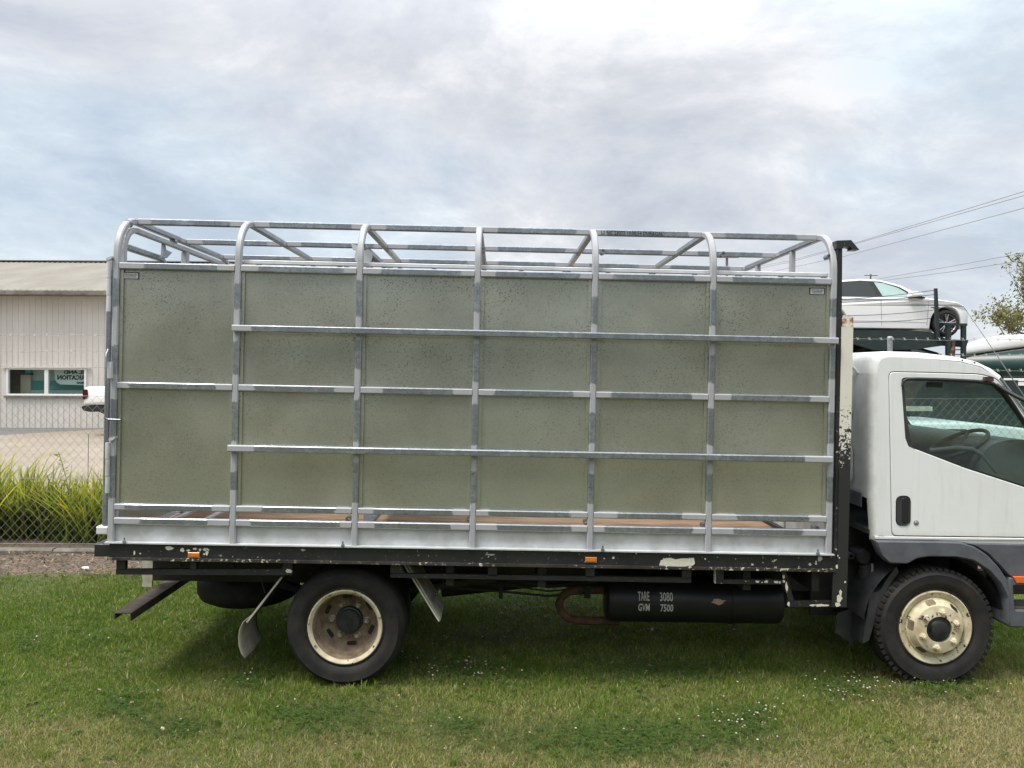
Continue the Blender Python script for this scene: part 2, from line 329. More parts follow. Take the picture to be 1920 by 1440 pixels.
    def wrap(s, prof, rings, i0, i1, closed=True):
        """shell over a side profile: rings = [(y, inset)], strip between profile points i0..i1"""
        b = len(s.v); n = i1 - i0 + 1; vs = []
        for y, d in rings:
            q = inset(prof, d) if d else prof
            vs += [(q[i][0], y, q[i][1]) for i in range(i0, i1 + 1)]
        return s.add(vs, [(k * n + j, k * n + j + 1, (k + 1) * n + j + 1, (k + 1) * n + j) for k in range(len(rings) - 1) for j in range(n - 1)])

def inset(poly, d):
    n = len(poly); ar = sum(poly[i][0] * poly[(i + 1) % n][1] - poly[(i + 1) % n][0] * poly[i][1] for i in range(n)); sg = 1 if ar > 0 else -1
    res = []
    for i in range(n):
        p0, p1, p2 = Vector(poly[i - 1]), Vector(poly[i]), Vector(poly[(i + 1) % n])
        e1 = (p1 - p0).normalized(); e2 = (p2 - p1).normalized()
        n1 = Vector((-e1.y, e1.x)) * sg; n2 = Vector((-e2.y, e2.x)) * sg
        k = max(0.35, 1 + n1.dot(n2)); q = p1 + (n1 + n2) / k * d; res.append((q.x, q.y))
    return res
def smooth_poly(pts, it=2):          # Chaikin corner rounding
    for _ in range(it):
        q = []
        for i in range(len(pts)):
            a, b = pts[i], pts[(i + 1) % len(pts)]
            q += [(a[0] * .75 + b[0] * .25, a[1] * .75 + b[1] * .25), (a[0] * .25 + b[0] * .75, a[1] * .25 + b[1] * .75)]
        pts = q
    return pts
def rounded(pts, r, seg=3):          # round corners of a polygon by a fixed radius
    q = []; n = len(pts)
    for i in range(n):
        a, b, c = Vector(pts[i - 1]), Vector(pts[i]), Vector(pts[(i + 1) % n])
        d = min(r, (a - b).length * .45, (c - b).length * .45); s_ = b + (a - b).normalized() * d; e_ = b + (c - b).normalized() * d
        for k in range(seg + 1):
            u = k / seg; v = s_ * (1 - u) ** 2 + b * 2 * u * (1 - u) + e_ * u * u; q.append((v.x, v.y))
    return q

OFF = {}                              # build-space offset of every thing (vertices are stored relative to its base)
def finish(me, smooth):
    if smooth:
        for p in me.polygons: p.use_smooth = True
        me.set_sharp_from_angle(angle=rad(smooth))
def obj(name, mb, mat, parent=None, smooth=0, recalc=True, **props):
    me = bpy.data.meshes.new(name); o = bpy.data.objects.new(name, me)
    off = OFF.get(parent.name, Vector()) if parent else Vector()
    me.from_pydata([(a - off.x, b - off.y, c - off.z) for a, b, c in mb.v], [], mb.f); me.materials.append(mat)
    if any(mb.p): at = me.attributes.new('paint', 'FLOAT', 'POINT'); at.data.foreach_set('value', mb.p)
    if recalc:
        bm = bmesh.new(); bm.from_mesh(me); bmesh.ops.recalc_face_normals(bm, faces=bm.faces); bm.to_mesh(me); bm.free()
    finish(me, smooth); COL.objects.link(o)
    if parent: o.parent = parent; OFF[o.name] = off
    for k, v in props.items(): o[k] = v
    return o
def tag(o, label, cat, group=None):
    o['label'] = label; o['category'] = cat
    if group: o['group'] = group
    return o
def thing(name, label, cat, loc, group=None, rot=None, off=None):
    o = bpy.data.objects.new(name, None); COL.objects.link(o); o.location = loc; o.empty_display_size = 0.2
    if rot: o.rotation_euler = rot
    OFF[o.name] = Vector(off) if off is not None else Vector(loc)
    return tag(o, label, cat, group)
def put(o, parent, loc=None, rot=None, name=None, label=None):       # another copy of a part, sharing its mesh
    c = o.copy(); COL.objects.link(c); c.parent = parent
    if loc is not None: c.location = loc
    if rot is not None: c.rotation_euler = rot
    if label: c['label'] = label
    return c
def structure(name, mb, mat, **k):
    o = obj(name, mb, mat, **k); o['kind'] = 'structure'; return o
def text_mb(body, x0, z0, x1, z1, y, mb=None, mirror=False, slant=0.0, thick=0.0):
    cu = bpy.data.curves.new('lettering', 'FONT'); cu.body = body; cu.resolution_u = 2; cu.offset = thick
    ob = bpy.data.objects.new('lettering', cu); COL.objects.link(ob); dg = bpy.context.evaluated_depsgraph_get(); dg.update()
    me = bpy.data.meshes.new_from_object(ob.evaluated_get(dg)); vs = [v.co.copy() for v in me.vertices]; fs = [tuple(p.vertices) for p in me.polygons]
    bpy.data.objects.remove(ob); bpy.data.curves.remove(cu); bpy.data.meshes.remove(me)
    a0 = min(v.x for v in vs); a1 = max(v.x for v in vs); b0 = min(v.y for v in vs); b1 = max(v.y for v in vs); mb = mb or MB(); q = []
    for v in vs:
        u = (v.x - a0) / (a1 - a0); t_ = (v.y - b0) / (b1 - b0)
        if mirror: u = 1 - u
        q.append((x0 + (x1 - x0) * u + slant * t_, y, z0 + (z1 - z0) * t_))
    return mb.add(q, fs)

# ------------------------------------------------------------------ truck frame: body leans 0.95 deg nose-down
TAU = rad(0.95); CS, SN = math.cos(TAU), math.sin(TAU)
def frame(O):
    def B(px, py, Y=5.17):
        d = P(px, py, Y) - O; return Vector((d.x * CS - d.z * SN, Y, d.x * SN + d.z * CS))
    return B
TO = Vector((0.3, 0, 0.0)); CO = Vector((-0.15, 0, 0.93))
B, K = frame(TO), frame(CO)
def pB(pts, Y=5.17): return [(B(a, b, Y).x, B(a, b, Y).z) for a, b in pts]
def pK(pts, Y=5.17): return [(K(a, b, Y).x, K(a, b, Y).z) for a, b in pts]
truck = thing('flatbed_truck', 'white cab truck with black flat tray, cream wheels and black under-tray rails', 'truck', (TO.x, 6.27, 0), rot=(0, TAU, 0), off=(0, 6.27, 0))
crate = thing('stock_crate', 'galvanised steel stock crate with sheeted sides and open hooped top standing on the truck tray', 'stock crate', (CO.x, 6.27, CO.z), rot=(0, TAU, 0), off=(0, 6.27, 0))
YC, YF = 5.17, 7.38                   # outer faces of the crate sides

# ------------------------------------------------------------------ stock crate
def hz(pyT, pyB, Y=5.17): a, b = K(893, pyT, Y).z, K(893, pyB, Y).z; return (a + b) / 2, a - b
R1, R2, R3, R4 = hz(506.6, 518.8), hz(618.6, 630.8, 5.13), hz(729.6, 742), hz(843.4, 855.8, 5.13)
R5, R6 = hz(956.5, 968.3), hz(982.3, 995)
BASE = K(893, 1029.5).z + 0.003
px_ = [212.5, 441, 670, 891.5, 1112.5, 1334.5, 1561]
XP = [K(a, 720).x for a in px_]
TW = 0.041
HT = K(893, 430.5, 5.42).z            # centre height of the top rails
HR = 0.25
def jit(a): return a + random.uniform(-0.03, 0.03)
def painted(x0, x1, nodes, hw=0.085):
    """positions and paint values along a bar: 1 over the welds, 0 between"""
    ks = [(x0, None), (x1, None)]; iv = [(max(x0, c - jit(hw) * random.uniform(.75, 1.35)), min(x1, c + jit(hw) * random.uniform(.75, 1.35))) for c in nodes]
    xs = sorted({x0, x1, *[q for a, b in iv for q in (a - .05, a, b, b + .05) if x0 < q < x1]})
    return xs, [1.0 if any(a - 1e-6 <= q <= b + 1e-6 for a, b in iv) else 0.0 for q in xs]
def railx(name, x0, x1, y, z, w_, h_, nodes, hw=0.085):
    xs, pv = painted(x0, x1, nodes, hw)
    return obj(name, MB().sweep([(q, y, z) for q in xs], (0, 1, 0), w_, h_, 0.006, pv), MT['galv'], crate)
# hoops: post, bend, crossbar, bend, far post in one bent tube
for i, x in enumerate(XP):
    yn, yf = YC + TW / 2, YF - TW / 2; pts = []; pv = []
    nodes = [R1[0], R3[0], R5[0], R6[0], R2[0] + .02, R4[0] - .015]
    zs, pz = painted(BASE, HT - HR, nodes + [BASE + .02], 0.062)
    for q, v in zip(zs, pz): pts.append((x, yn, q)); pv.append(1.0 if q > R1[0] - .05 else v)
    for k in range(1, 9):
        a = math.pi / 2 * k / 8; pts.append((x, yn + HR * (1 - math.cos(a)), HT - HR + HR * math.sin(a))); pv.append(1.0 if k < 8 else .75)
    ys = [yn + HR + .06, yn + HR + .12, (yn + yf) / 2 - .15, (yn + yf) / 2 - .08, (yn + yf) / 2 + .08, (yn + yf) / 2 + .15, yf - HR - .12, yf - HR - .06]
    for q, v in zip(ys, (.75, 0, 0, 1, 1, 0, 0, 1)): pts.append((x, q, HT)); pv.append(v)
    for k in range(0, 9):
        a = math.pi / 2 * k / 8; pts.append((x, yf - HR + HR * math.sin(a), HT - HR + HR * math.cos(a))); pv.append(1.0)
    for q, v in zip(reversed(zs), reversed(pz)): pts.append((x, yf, q)); pv.append(v)
    obj('hoop', MB().sweep(pts, (1, 0, 0), TW, TW, 0.007, pv), MT['galv'], crate, smooth=35)
# long rails on the roof, cut between hoops
for y in (YC + TW / 2 + HR, (YC + YF) / 2, YF - TW / 2 - HR):
    for a, b in zip(XP[:-1], XP[1:]):
        railx('roof_rail', a + TW / 2 + .001, b - TW / 2 - .001, y, HT + .002, .036, .042, [a, b], .10)
tx0 = K(1126, 441, 5.42)
zz = HT - .012
obj('lettering', text_mb('LS NC 23073 19:00:54 DURAGAL', K(1128, 437, 5.40).x, zz, K(1245, 437, 5.40).x, zz + .026, YC + TW / 2 + HR - .0195, thick=0.012), MT['print'], crate)
# side rails, near and far
for y, s_ in ((YC + TW / 2, 1), (YF - TW / 2, -1)):
    for r in (R1, R3, R5, R6):
        for a, b in zip(XP[:-1], XP[1:]):
            railx('side_rail', a + TW / 2 + .0005, b - TW / 2 - .0005, y - s_ * .0005, r[0], TW - .001, r[1], [a, b], .10)
for r, a0, a1 in ((R2, 434, 1572.5), (R4, 430.5, 1566.5)):
    x0, x1 = K(a0, 630, 5.13).x, K(a1, 640, 5.13).x
    xs, pv = painted(x0, x1, [x0, x1], .10)
    obj('rub_rail', MB().sweep([(q, 5.149, r[0]) for q in xs], (0, 1, 0), .040, r[1], .006, pv), MT['galv'], crate)
    obj('rub_rail', MB().sweep([(q, YF + .021, r[0]) for q in xs], (0, 1, 0), .040, r[1], .006, pv), MT['galv'], crate)
# a light flat rail just inside the near side, above the sheet rail
zi = [K(893, 497.2, 5.24).z, K(893, 505, 5.24).z]
obj('inner_rail', MB().rbox(XP[1] + .02, XP[6] - .02, 5.225, 5.25, zi[1], zi[0], .004), MT['kick'], crate)
for k in range(14):
    x = XP[1] + .1 + k * .285
    obj('rail_foot', MB().box(x, x + .03, 5.226, 5.25, zi[1] - .02, zi[1] - .001), MT['galv'], crate)
# sheets: two rows in six bays, behind the tubes
ii = 0
for y, s_ in ((YC + .030, 1), (YF - .030, -1)):
    for a, b in zip(XP[:-1], XP[1:]):
        for lo, hi in ((R5, R3), (R3, R1)):
            z0, z1 = lo[0] + lo[1] / 2, hi[0] - hi[1] / 2; x0, x1 = a + TW / 2, b - TW / 2
            m = MB().box(x0 + .0005, x1 - .0005, y, y + s_ * .003, z0 + .0005, z1 - .0005)
            obj('sheet_panel', m, MT['sheet'], crate)
            if s_ == 1:
                for xx, d in ((x0, 1), (x1, -1)):
                    obj('edge_fold', MB().box(xx + d * .001, xx + d * .022, y - .012, y - .001, z0 + .002, z1 - .002), MT['sheet'], crate)
        obj('kick_panel', MB().box(a + TW / 2 + .0005, b - TW / 2 - .0005, y + .003 * s_, y + .006 * s_, BASE + .004, R6[0] - R6[1] / 2 - .0005), MT['kick'], crate)
    obj('base_flange', MB().box(XP[0] - .03, XP[6] + .03, y - s_ * .045 - .0, y + s_ * .05, BASE - .004, BASE + .004), MT['kick'], crate)
# maker's plates
for a, b, c, d in ((231, 510, 260.5, 523.5), (1518, 539.5, 1546.5, 553)):
    q0, q1 = K(a, b, 5.197), K(c, d, 5.197)
    pl = obj('maker_plate', MB().box(q0.x, q1.x, YC + .0275, YC + .0295, q1.z, q0.z), MT['print'], crate)
    wd, hh = q1.x - q0.x, q0.z - q1.z
    obj('plate_face', MB().box(q0.x + wd * .06, q1.x - wd * .06, YC + .0262, YC + .0274, q1.z + hh * .09, q0.z - hh * .11), MT['sticker'], pl)
    m = MB()
    for row, (tx, u0, u1) in enumerate((('WARWICK STEEL', .12, .88), ('& ALUMINIUM', .17, .83), ('FABRICATION', .17, .83))):
        zb = q1.z + hh * (.62 - row * .21); text_mb(tx, q0.x + wd * u0, zb, q0.x + wd * u1, zb + hh * .14, YC + .0258, m, thick=0.02)
    obj('lettering', m, MT['print'], pl)
# pipe lugs, bolts
def lug(px, py, Y):
    q = K(px, py, Y); m = MB().lathe([(.011, -.03), (.018, -.03), (.018, .03), (.011, .03), (.011, -.03)], (q.x, Y, q.z), 14)
    return obj('pipe_lug', m, MT['galv'], crate, smooth=40)
for a, b in ((683, 463), (906, 468), (1129.5, 473), (1354, 477.5), (1552, 482)): lug(a, b, 5.23)
for a, b in ((654, 972.5), (880, 973.5), (1098.5, 979), (1319, 985), (1528, 989.5)): lug(a, b, 5.23)
for a, b in ((234, 1010), (643, 1014), (1130, 1024), (1533, 1033)):
    q = K(a, b, 5.16); m = MB().lathe([(0, .026), (.006, .026), (.006, .006), (.012, .006), (.012, -.006), (0, -.006)], (q.x, 5.155, BASE + .01), 8, 'Z')
    obj('anchor_bolt', m, MT['galv'], crate)
# front wall of the crate: sheet, two verticals up to the crossbar, cross rails
xf = XP[6]
obj('front_panel', MB().box(xf - .016, xf - .013, YC + TW, YF - TW, BASE + .02, R1[0]), MT['kick'], crate)
for pxv in (1486, 1422):
    lo_, hi_ = 5.3, 7.3
    for _ in range(40):
        mid = (lo_ + hi_) / 2
        if K(pxv, 470, mid).x < xf: lo_ = mid
        else: hi_ = mid
    zs, pz = painted(BASE, HT - .021, [HT, R1[0]], .12)
    obj('front_post', MB().sweep([(xf, mid, q) for q in zs], (1, 0, 0), .038, .040, .006, pz), MT['galv'], crate)
for r in (R1, R3):
    obj('front_rail', MB().sweep([(xf, YC + TW + .001, r[0]), (xf, YF - TW - .001, r[0])], (1, 0, 0), .038, .04), MT['galv'], crate)
# rear gate inside the first hoop
xg = XP[0]; yg0, yg1, zg = 5.272, 7.278, HT - .058
gate = obj('rear_gate', MB().box(xg - .003, xg, yg0 + .02, yg1 - .02, BASE + .03, R1[0] - .02), MT['sheet'], crate)
pts = [(xg, yg0, BASE + .02), (xg, yg0, zg - .17)]
for k in range(1, 7): a = math.pi / 2 * k / 6; pts.append((xg, yg0 + .17 * (1 - math.cos(a)), zg - .17 + .17 * math.sin(a)))
pts += [(xg, yg1 - .17, zg)]
for k in range(1, 7): a = math.pi / 2 * k / 6; pts.append((xg, yg1 - .17 + .17 * math.sin(a), zg - .17 + .17 * math.cos(a)))
pts += [(xg, yg1, BASE + .02)]
obj('gate_arch', MB().sweep(pts, (1, 0, 0), .036, .036, .006, [.7] * len(pts)), MT['galv'], gate, smooth=35)
ym = (yg0 + yg1) / 2
obj('gate_mullion', MB().sweep([(xg, ym + .02, BASE), (xg, ym + .02, zg - .019)], (1, 0, 0), .05, .05, .006, [.8, .8]), MT['galv'], gate)
zl_ = zg - .115
for sg, ya, yb in ((1, yg0 + .02, ym - .32), (-1, yg1 - .02, ym + .36)):
    pp = [(xg - .05, ya, zl_), (xg - .05, yb - sg * .02, zl_)]
    for k in range(1, 6): a = math.pi / 2 * k / 5; pp.append((xg - .05, yb - sg * .02 + sg * .12 * math.sin(a), zl_ - .12 + .12 * math.cos(a)))
    pp.append((xg - .05, yb + sg * .10, R1[0] - .15))
    obj('gate_bar', MB().sweep(pp, (1, 0, 0), .042, .042, .008, [.1] * len(pp)), MT['galv'], gate, smooth=35)
obj('gate_latch', MB().extrude([(xg - .01, ym - .40, zg - .02), (xg - .01, ym - .38, zg - .06), (xg - .01, ym - .28, zg - .065), (xg - .01, ym - .37, zg - .12), (xg - .01, ym - .41, zg - .12)], (.03, 0, 0)), MT['galv'], gate)
for q in ((yg0 + .02, .0), (ym - .25, .0)):
    obj('gate_roller', MB().lathe([(0, -.02), (.024, -.02), (.024, .02), (0, .02)], (xg, q[0] + .04, zg + .028), 12), MT['galv'], gate, smooth=40)
# stile, hinges, latch rod and foot at the rear corner
q0, q1 = K(197.3, 700, 5.22), K(205.5, 700, 5.22)
zt, zb = K(200, 497, 5.22).z, K(200, 985, 5.22).z
obj('gate_stile', MB().sweep([((q0.x + q1.x) / 2, 5.235, zb), ((q0.x + q1.x) / 2, 5.235, zt - .1), ((q0.x + q1.x) / 2 + .004, 5.237, zt + .04)], (1, 0, 0), .034, .034, .006, [0, .1, 1]), MT['galv'], gate)
q2, q3 = K(183.5, 986, 5.22), K(203, 1002, 5.22)
obj('stile_foot', MB().rbox(q2.x, q3.x, 5.20, 5.29, q3.z, q2.z, .008), MT['kick'], gate)
for segs in ([(491, 521), (522, 553), (554, 584)], [(830, 860), (861, 892), (893, 924)]):
    for a, b in segs:
        xh = K(204.2 if a < 700 else 202.0, a, 5.165).x
        obj('hinge', MB().tube([(xh, 5.165, K(204, b, 5.165).z), (xh, 5.165, K(204, a, 5.165).z)], .0135, 12), MT['kick'], crate, smooth=50)
for a, b in ((204, 484), (209, 822)):
    q = K(a, b, 5.165)
    obj('hinge_cap', MB().extrude([(q.x - .01, 5.15, q.z), (q.x + .026, 5.15, q.z + .012), (q.x + .028, 5.15, q.z + .002), (q.x + .012, 5.15, q.z - .012), (q.x - .012, 5.15, q.z - .014)], (0, .04, 0)), MT['kick'], crate)
lp = [K(203, 655, 5.16), K(199.5, 664, 5.14), K(198.5, 670, 5.13), K(198.5, 700, 5.12), K(198, 781, 5.12), K(199, 785, 5.12), K(204, 786.5, 5.12), K(226, 787.5, 5.12)]
obj('latch_rod', MB().tube(lp, .0068, 8), MT['galv'], crate, smooth=50)
q = K(206, 696, 5.15); obj('latch_bracket', MB().box(q.x - .014, q.x + .012, 5.14, 5.17, q.z - .045, q.z + .06), MT['kick'], crate)
# dividing gate across the middle at the third hoop, with its roller disc
xd = XP[2] + .03
q = K(683, 482, 5.33)
dg_ = obj('dividing_gate', MB().box(xd, xd + .003, 5.34, 7.2, BASE + .12, q.z - .06), MT['kick'], crate)
obj('roller_disc', MB().lathe([(0, -.006), (.058, -.006), (.058, .006), (0, .006)], (q.x, 5.30, q.z), 24), MT['kick'], dg_, smooth=40)
obj('gate_head', MB().sweep([(xd, 5.32, q.z + .035), (xd, 7.2, q.z + .035)], (1, 0, 0), .036, .04, .006, [.3, .3]), MT['galv'], dg_)
obj('gate_hanger', MB().extrude([(xd - .02, 5.36, q.z + .02), (xd - .02, 5.62, q.z + .02), (xd - .02, 5.6, q.z - .06), (xd - .02, 5.36, q.z - .08)], (.006, 0, 0)), MT['galv'], dg_)
q9 = K(667, 462, 5.30); obj('gate_tab', MB().extrude([(q9.x - .03, 5.3, q9.z + .02), (q9.x + .03, 5.3, q9.z), (q9.x + .03, 5.3, q9.z - .03), (q9.x - .02, 5.3, q9.z - .02)], (0, .03, 0)), MT['kick'], dg_)
for zz in (BASE + .10,):
    obj('gate_sill', MB().sweep([(xd + .02, 5.30, zz), (xd + .02, 7.2, zz)], (1, 0, 0), .05, .04, .006, [.5, .5]), MT['galv'], dg_)

# ------------------------------------------------------------------ tray
HD = B(893, 1029.5).z                 # tray top
xr0, xr1 = B(205, 1018).x, B(1566, 1041).x
h1, h2 = B(893, 1055.5).z, B(893, 1060.5).z
obj('side_rail', MB().box(xr0, xr1, 5.172, 5.235, h1, HD - .001), MT['black'], truck)
obj('rail_lip', MB().box(xr0 - .004, xr1, 5.155, 5.225, h2, h1 - .0005), MT['lip'], truck)
obj('side_rail', MB().box(xr0, xr1, YF - .07, YF - .002, h1, HD - .001), MT['black'], truck)
rb0 = B(177, 1030, 5.21).x
zr0, zr1 = B(190, 1044, 5.21).z, B(190, 1020, 5.21).z
obj('rear_beam', MB().rbox(rb0, xr0 - .002, 5.21, YF - .03, zr0, zr1, .004), MT['black'], truck)
nb = 7
for k in range(nb):
    y0 = 5.236 + k * (YF - .071 - 5.236) / nb; y1 = 5.236 + (k + 1) * (YF - .071 - 5.236) / nb
    obj('deck_board', MB().box(xr0 + .002, xr1 - .002, y0 + .0015, y1 - .0015, HD - .028, HD - .006 + (k % 2) * .0015), MT['ply'], truck)
for k in range(9):
    x = xr0 + .25 + k * (xr1 - xr0 - .4) / 8
    obj('cross_member', MB().box(x, x + .05, 5.24, YF - .08, h2 + .01, HD - .03), MT['chassis'], truck)
for y0 in (5.86, 6.62):
    cx0 = B(286, 1070, 5.86).x
    obj('chassis_rail', MB().box(cx0, B(1900, 1050).x + .6, y0, y0 + .07, h2 - .315, h2 - .145), MT['chassis'], truck)
    obj('sub_frame', MB().box(cx0 + .02, B(1560, 1050).x, y0 + .005, y0 + .065, h2 - .144, h2 - .001), MT['chassis'], truck)
    for k in range(26):
        obj('chassis_bolt', MB().lathe([(0, -.012), (.012, -.012), (.014, 0)], (cx0 + .2 + k * .19, y0, h2 - .20 - .05 * (k % 2)), 6), MT['rustbeam'], truck)
for k, (ya, zz_, rr_) in enumerate(((5.80, .34, .009), (5.78, .30, .006), (5.81, .275, .012))):
    obj('hose', MB().tube([(B(800, 1080).x + .02 * k, ya, h2 - zz_ + .03), (B(950, 1080).x, ya, h2 - zz_ + .012 * k), (B(1040, 1080).x, ya - .02, h2 - zz_ - .02), (B(1140, 1080).x, ya - .04, h2 - zz_ + .02)], rr_, 6), MT['dull'], truck, smooth=50)
for a in (835, 1010, 1400, 1530):
    xx_ = B(a, 1080).x; obj('outrigger', MB().prism([(xx_, h2 - .15), (xx_ + .05, h2 - .15), (xx_ + .05, h2 - .002), (xx_, h2 - .002)], 5.24, 5.85), MT['chassis'], truck)
# bare patches on the side rail
def blob(px, py, rx, ry, n=22, seed=1, rough=.35):
    rs = random.Random(seed); return [(px + rx * (1 + rs.uniform(-rough, rough)) * math.cos(2 * math.pi * k / n), py + ry * (1 + rs.uniform(-rough, rough)) * math.sin(2 * math.pi * k / n)) for k in range(n)]
def patch(poly, Y, mat, name='bare_patch'): return obj(name, MB().prism(pB(poly, Y), Y - .0015, Y + .001), mat, truck)
patch([(1236, 1060), (1239, 1051), (1247, 1047), (1258, 1046), (1266, 1049), (1278, 1047), (1290, 1047), (1301, 1046), (1303, 1056), (1300, 1060), (1284, 1062), (1262, 1062)], 5.171, MT['chip'])
for s_, (a, b, c, d, m) in enumerate(((318, 1028, 7, 3.5, 'chip'), (342, 1031, 4, 4, 'chip'), (353, 1032, 3, 2, 'chip'), (366, 1029, 4, 2, 'chip'), (375, 1031, 2.5, 2.5, 'chip'), (386, 1030, 6, 3, 'chip'), (388, 1036, 2.5, 5, 'chip'),
        (383, 1039, 2, 2, 'chip'), (252, 1037, 2, 4, 'chip'), (263, 1038, 1.4, 1.4, 'chip'), (1150, 1046, 2, 2, 'chip'), (1133, 1047, 1.3, 1.3, 'chip'), (1537, 1047, 5, 5, 'chipgrey'), (1530, 1056, 2, 4, 'chipgrey'), (1519, 1058, 3, 2.5, 'chipgrey'),
        (568, 1031, 4, 2, 'chipgrey'), (920, 1040, 9, 1.4, 'chipgrey'), (1090, 1034, 18, 1, 'chip'), (1193, 1038, 1.5, 1.2, 'chip'), (1322, 1048, 1.6, 1.6, 'chip'))):
    patch(blob(a, b, c, d, 14, s_), 5.171, MT[m])
for a, b in ((363.5, 1040), (1108, 1049)):
    p0, p1 = B(a - 10.5, b - 4.5, 5.165), B(a + 10.5, b + 4.5, 5.165)
    mk = obj('side_marker', MB().rbox(p0.x, p1.x, 5.160, 5.1715, p1.z, p0.z, .003), MT['amber'], truck)
    obj('marker_base', MB().box(p0.x - .003, p1.x + .003, 5.1665, 5.1718, p1.z - .004, p1.z - .0005), MT['chip'], mk)
# under-rail frames
def flat(poly, Y=5.19, d=.035, name='rope_rail', mat='black'): return obj(name, MB().prism(pB(poly, Y), Y, Y + d), MT[mat], truck)
flat([(217, 1068), (548, 1067), (548, 1078.5), (217, 1077.5)])
flat([(218, 1051), (235, 1051), (235, 1067.4), (218, 1067.4)], name='rail_stay')
flat([(356, 1053), (368, 1053), (368, 1066.8), (356, 1066.8)], name='rail_stay')
flat([(533, 1055), (548, 1055), (548, 1066.5), (528, 1066.5)], name='rail_stay')
patch(blob(541, 1070, 6, 4, 14, 5), 5.189, MT['chip'])
flat([(732, 1075.5), (1296, 1083.5), (1296, 1093), (732, 1083)])
flat([(732, 1057), (750, 1057), (758, 1074.8), (732, 1074.4)], name='rail_stay')
for a in (915, 1098, 1279): flat([(a, 1060), (a + 17, 1060), (a + 17, 1077 + (a - 732) * .0142), (a, 1076.8 + (a - 732) * .0142)], name='rail_stay')
flat([(1341, 1087), (1476, 1087), (1476, 1096), (1341, 1094.5)])
flat([(1341, 1064), (1357, 1064), (1357, 1086.5), (1341, 1086.5)], name='rail_stay')
flat([(1340, 1066), (1342, 1066), (1342, 1094), (1340, 1094)], 5.187, .03, name='rail_edge', mat='chipgrey')
flat([(1464, 1069), (1473, 1069), (1489, 1127.5), (1479, 1127.5)], name='corner_strut')
flat([(1477, 1128), (1560, 1128), (1560, 1138.5), (1480, 1138.5)], name='corner_rail')
for s_, (a, b, c, d) in enumerate(((1420, 1090.5, 4, 2.4), (1437, 1090.5, 3.5, 2.4), (1455, 1091.5, 4.5, 2.4), (1462, 1092, 2, 2), (1429, 1092, 1.4, 1.4), (1469.5, 1082, 2.5, 3.5), (1475, 1101, 2.2, 8), (1470, 1090, 2.4, 3), (1540, 1135, 14, 2.4), (1524, 1135, 5, 1.8), (1478.5, 1133, 2, 4))):
    patch(blob(a, b, c, d, 12, 40 + s_), 5.189, MT['chip'])
# head post: black bar with bracket on top, cream plate beside it
flat([(1570.5, 452), (1579.5, 452), (1576, 900), (1572, 1060), (1563, 1060), (1567, 900)], 5.175, .06, 'head_post', 'black')
hb = flat([(1569, 451), (1596, 450), (1611.5, 468.5), (1595, 468.5), (1598, 465), (1594, 463), (1581, 463), (1580, 466), (1569, 466)], 5.165, .07, 'head_bracket', 'black')
flat([(1578.5, 612), (1600, 612), (1594, 900), (1587.5, 1138.5), (1560.5, 1138.5), (1562, 1062), (1570.5, 1062), (1574, 830)], 5.168, .012, 'head_plate', 'headpost')
flat([(1579, 597), (1583, 591), (1600, 594), (1600, 611), (1579, 611)], 5.176, .02, 'head_plate_tab', 'headpost')
for s_, (a, b, c, d, m) in enumerate(((1573, 1122, 5, 8, 'chip'), (1576, 1112, 2.5, 6, 'chip'), (1571, 1133, 5, 4, 'chip'), (1569, 1063, 2, 4, 'chip'), (1584.5, 1091.5, 1.6, 1.6, 'chip'), (1571, 1042, 1, 1.4, 'white'), (1574, 1046, 1, 1.4, 'white'))):
    patch(blob(a, b, c, d, 12, 70 + s_), 5.1665, MT[m])

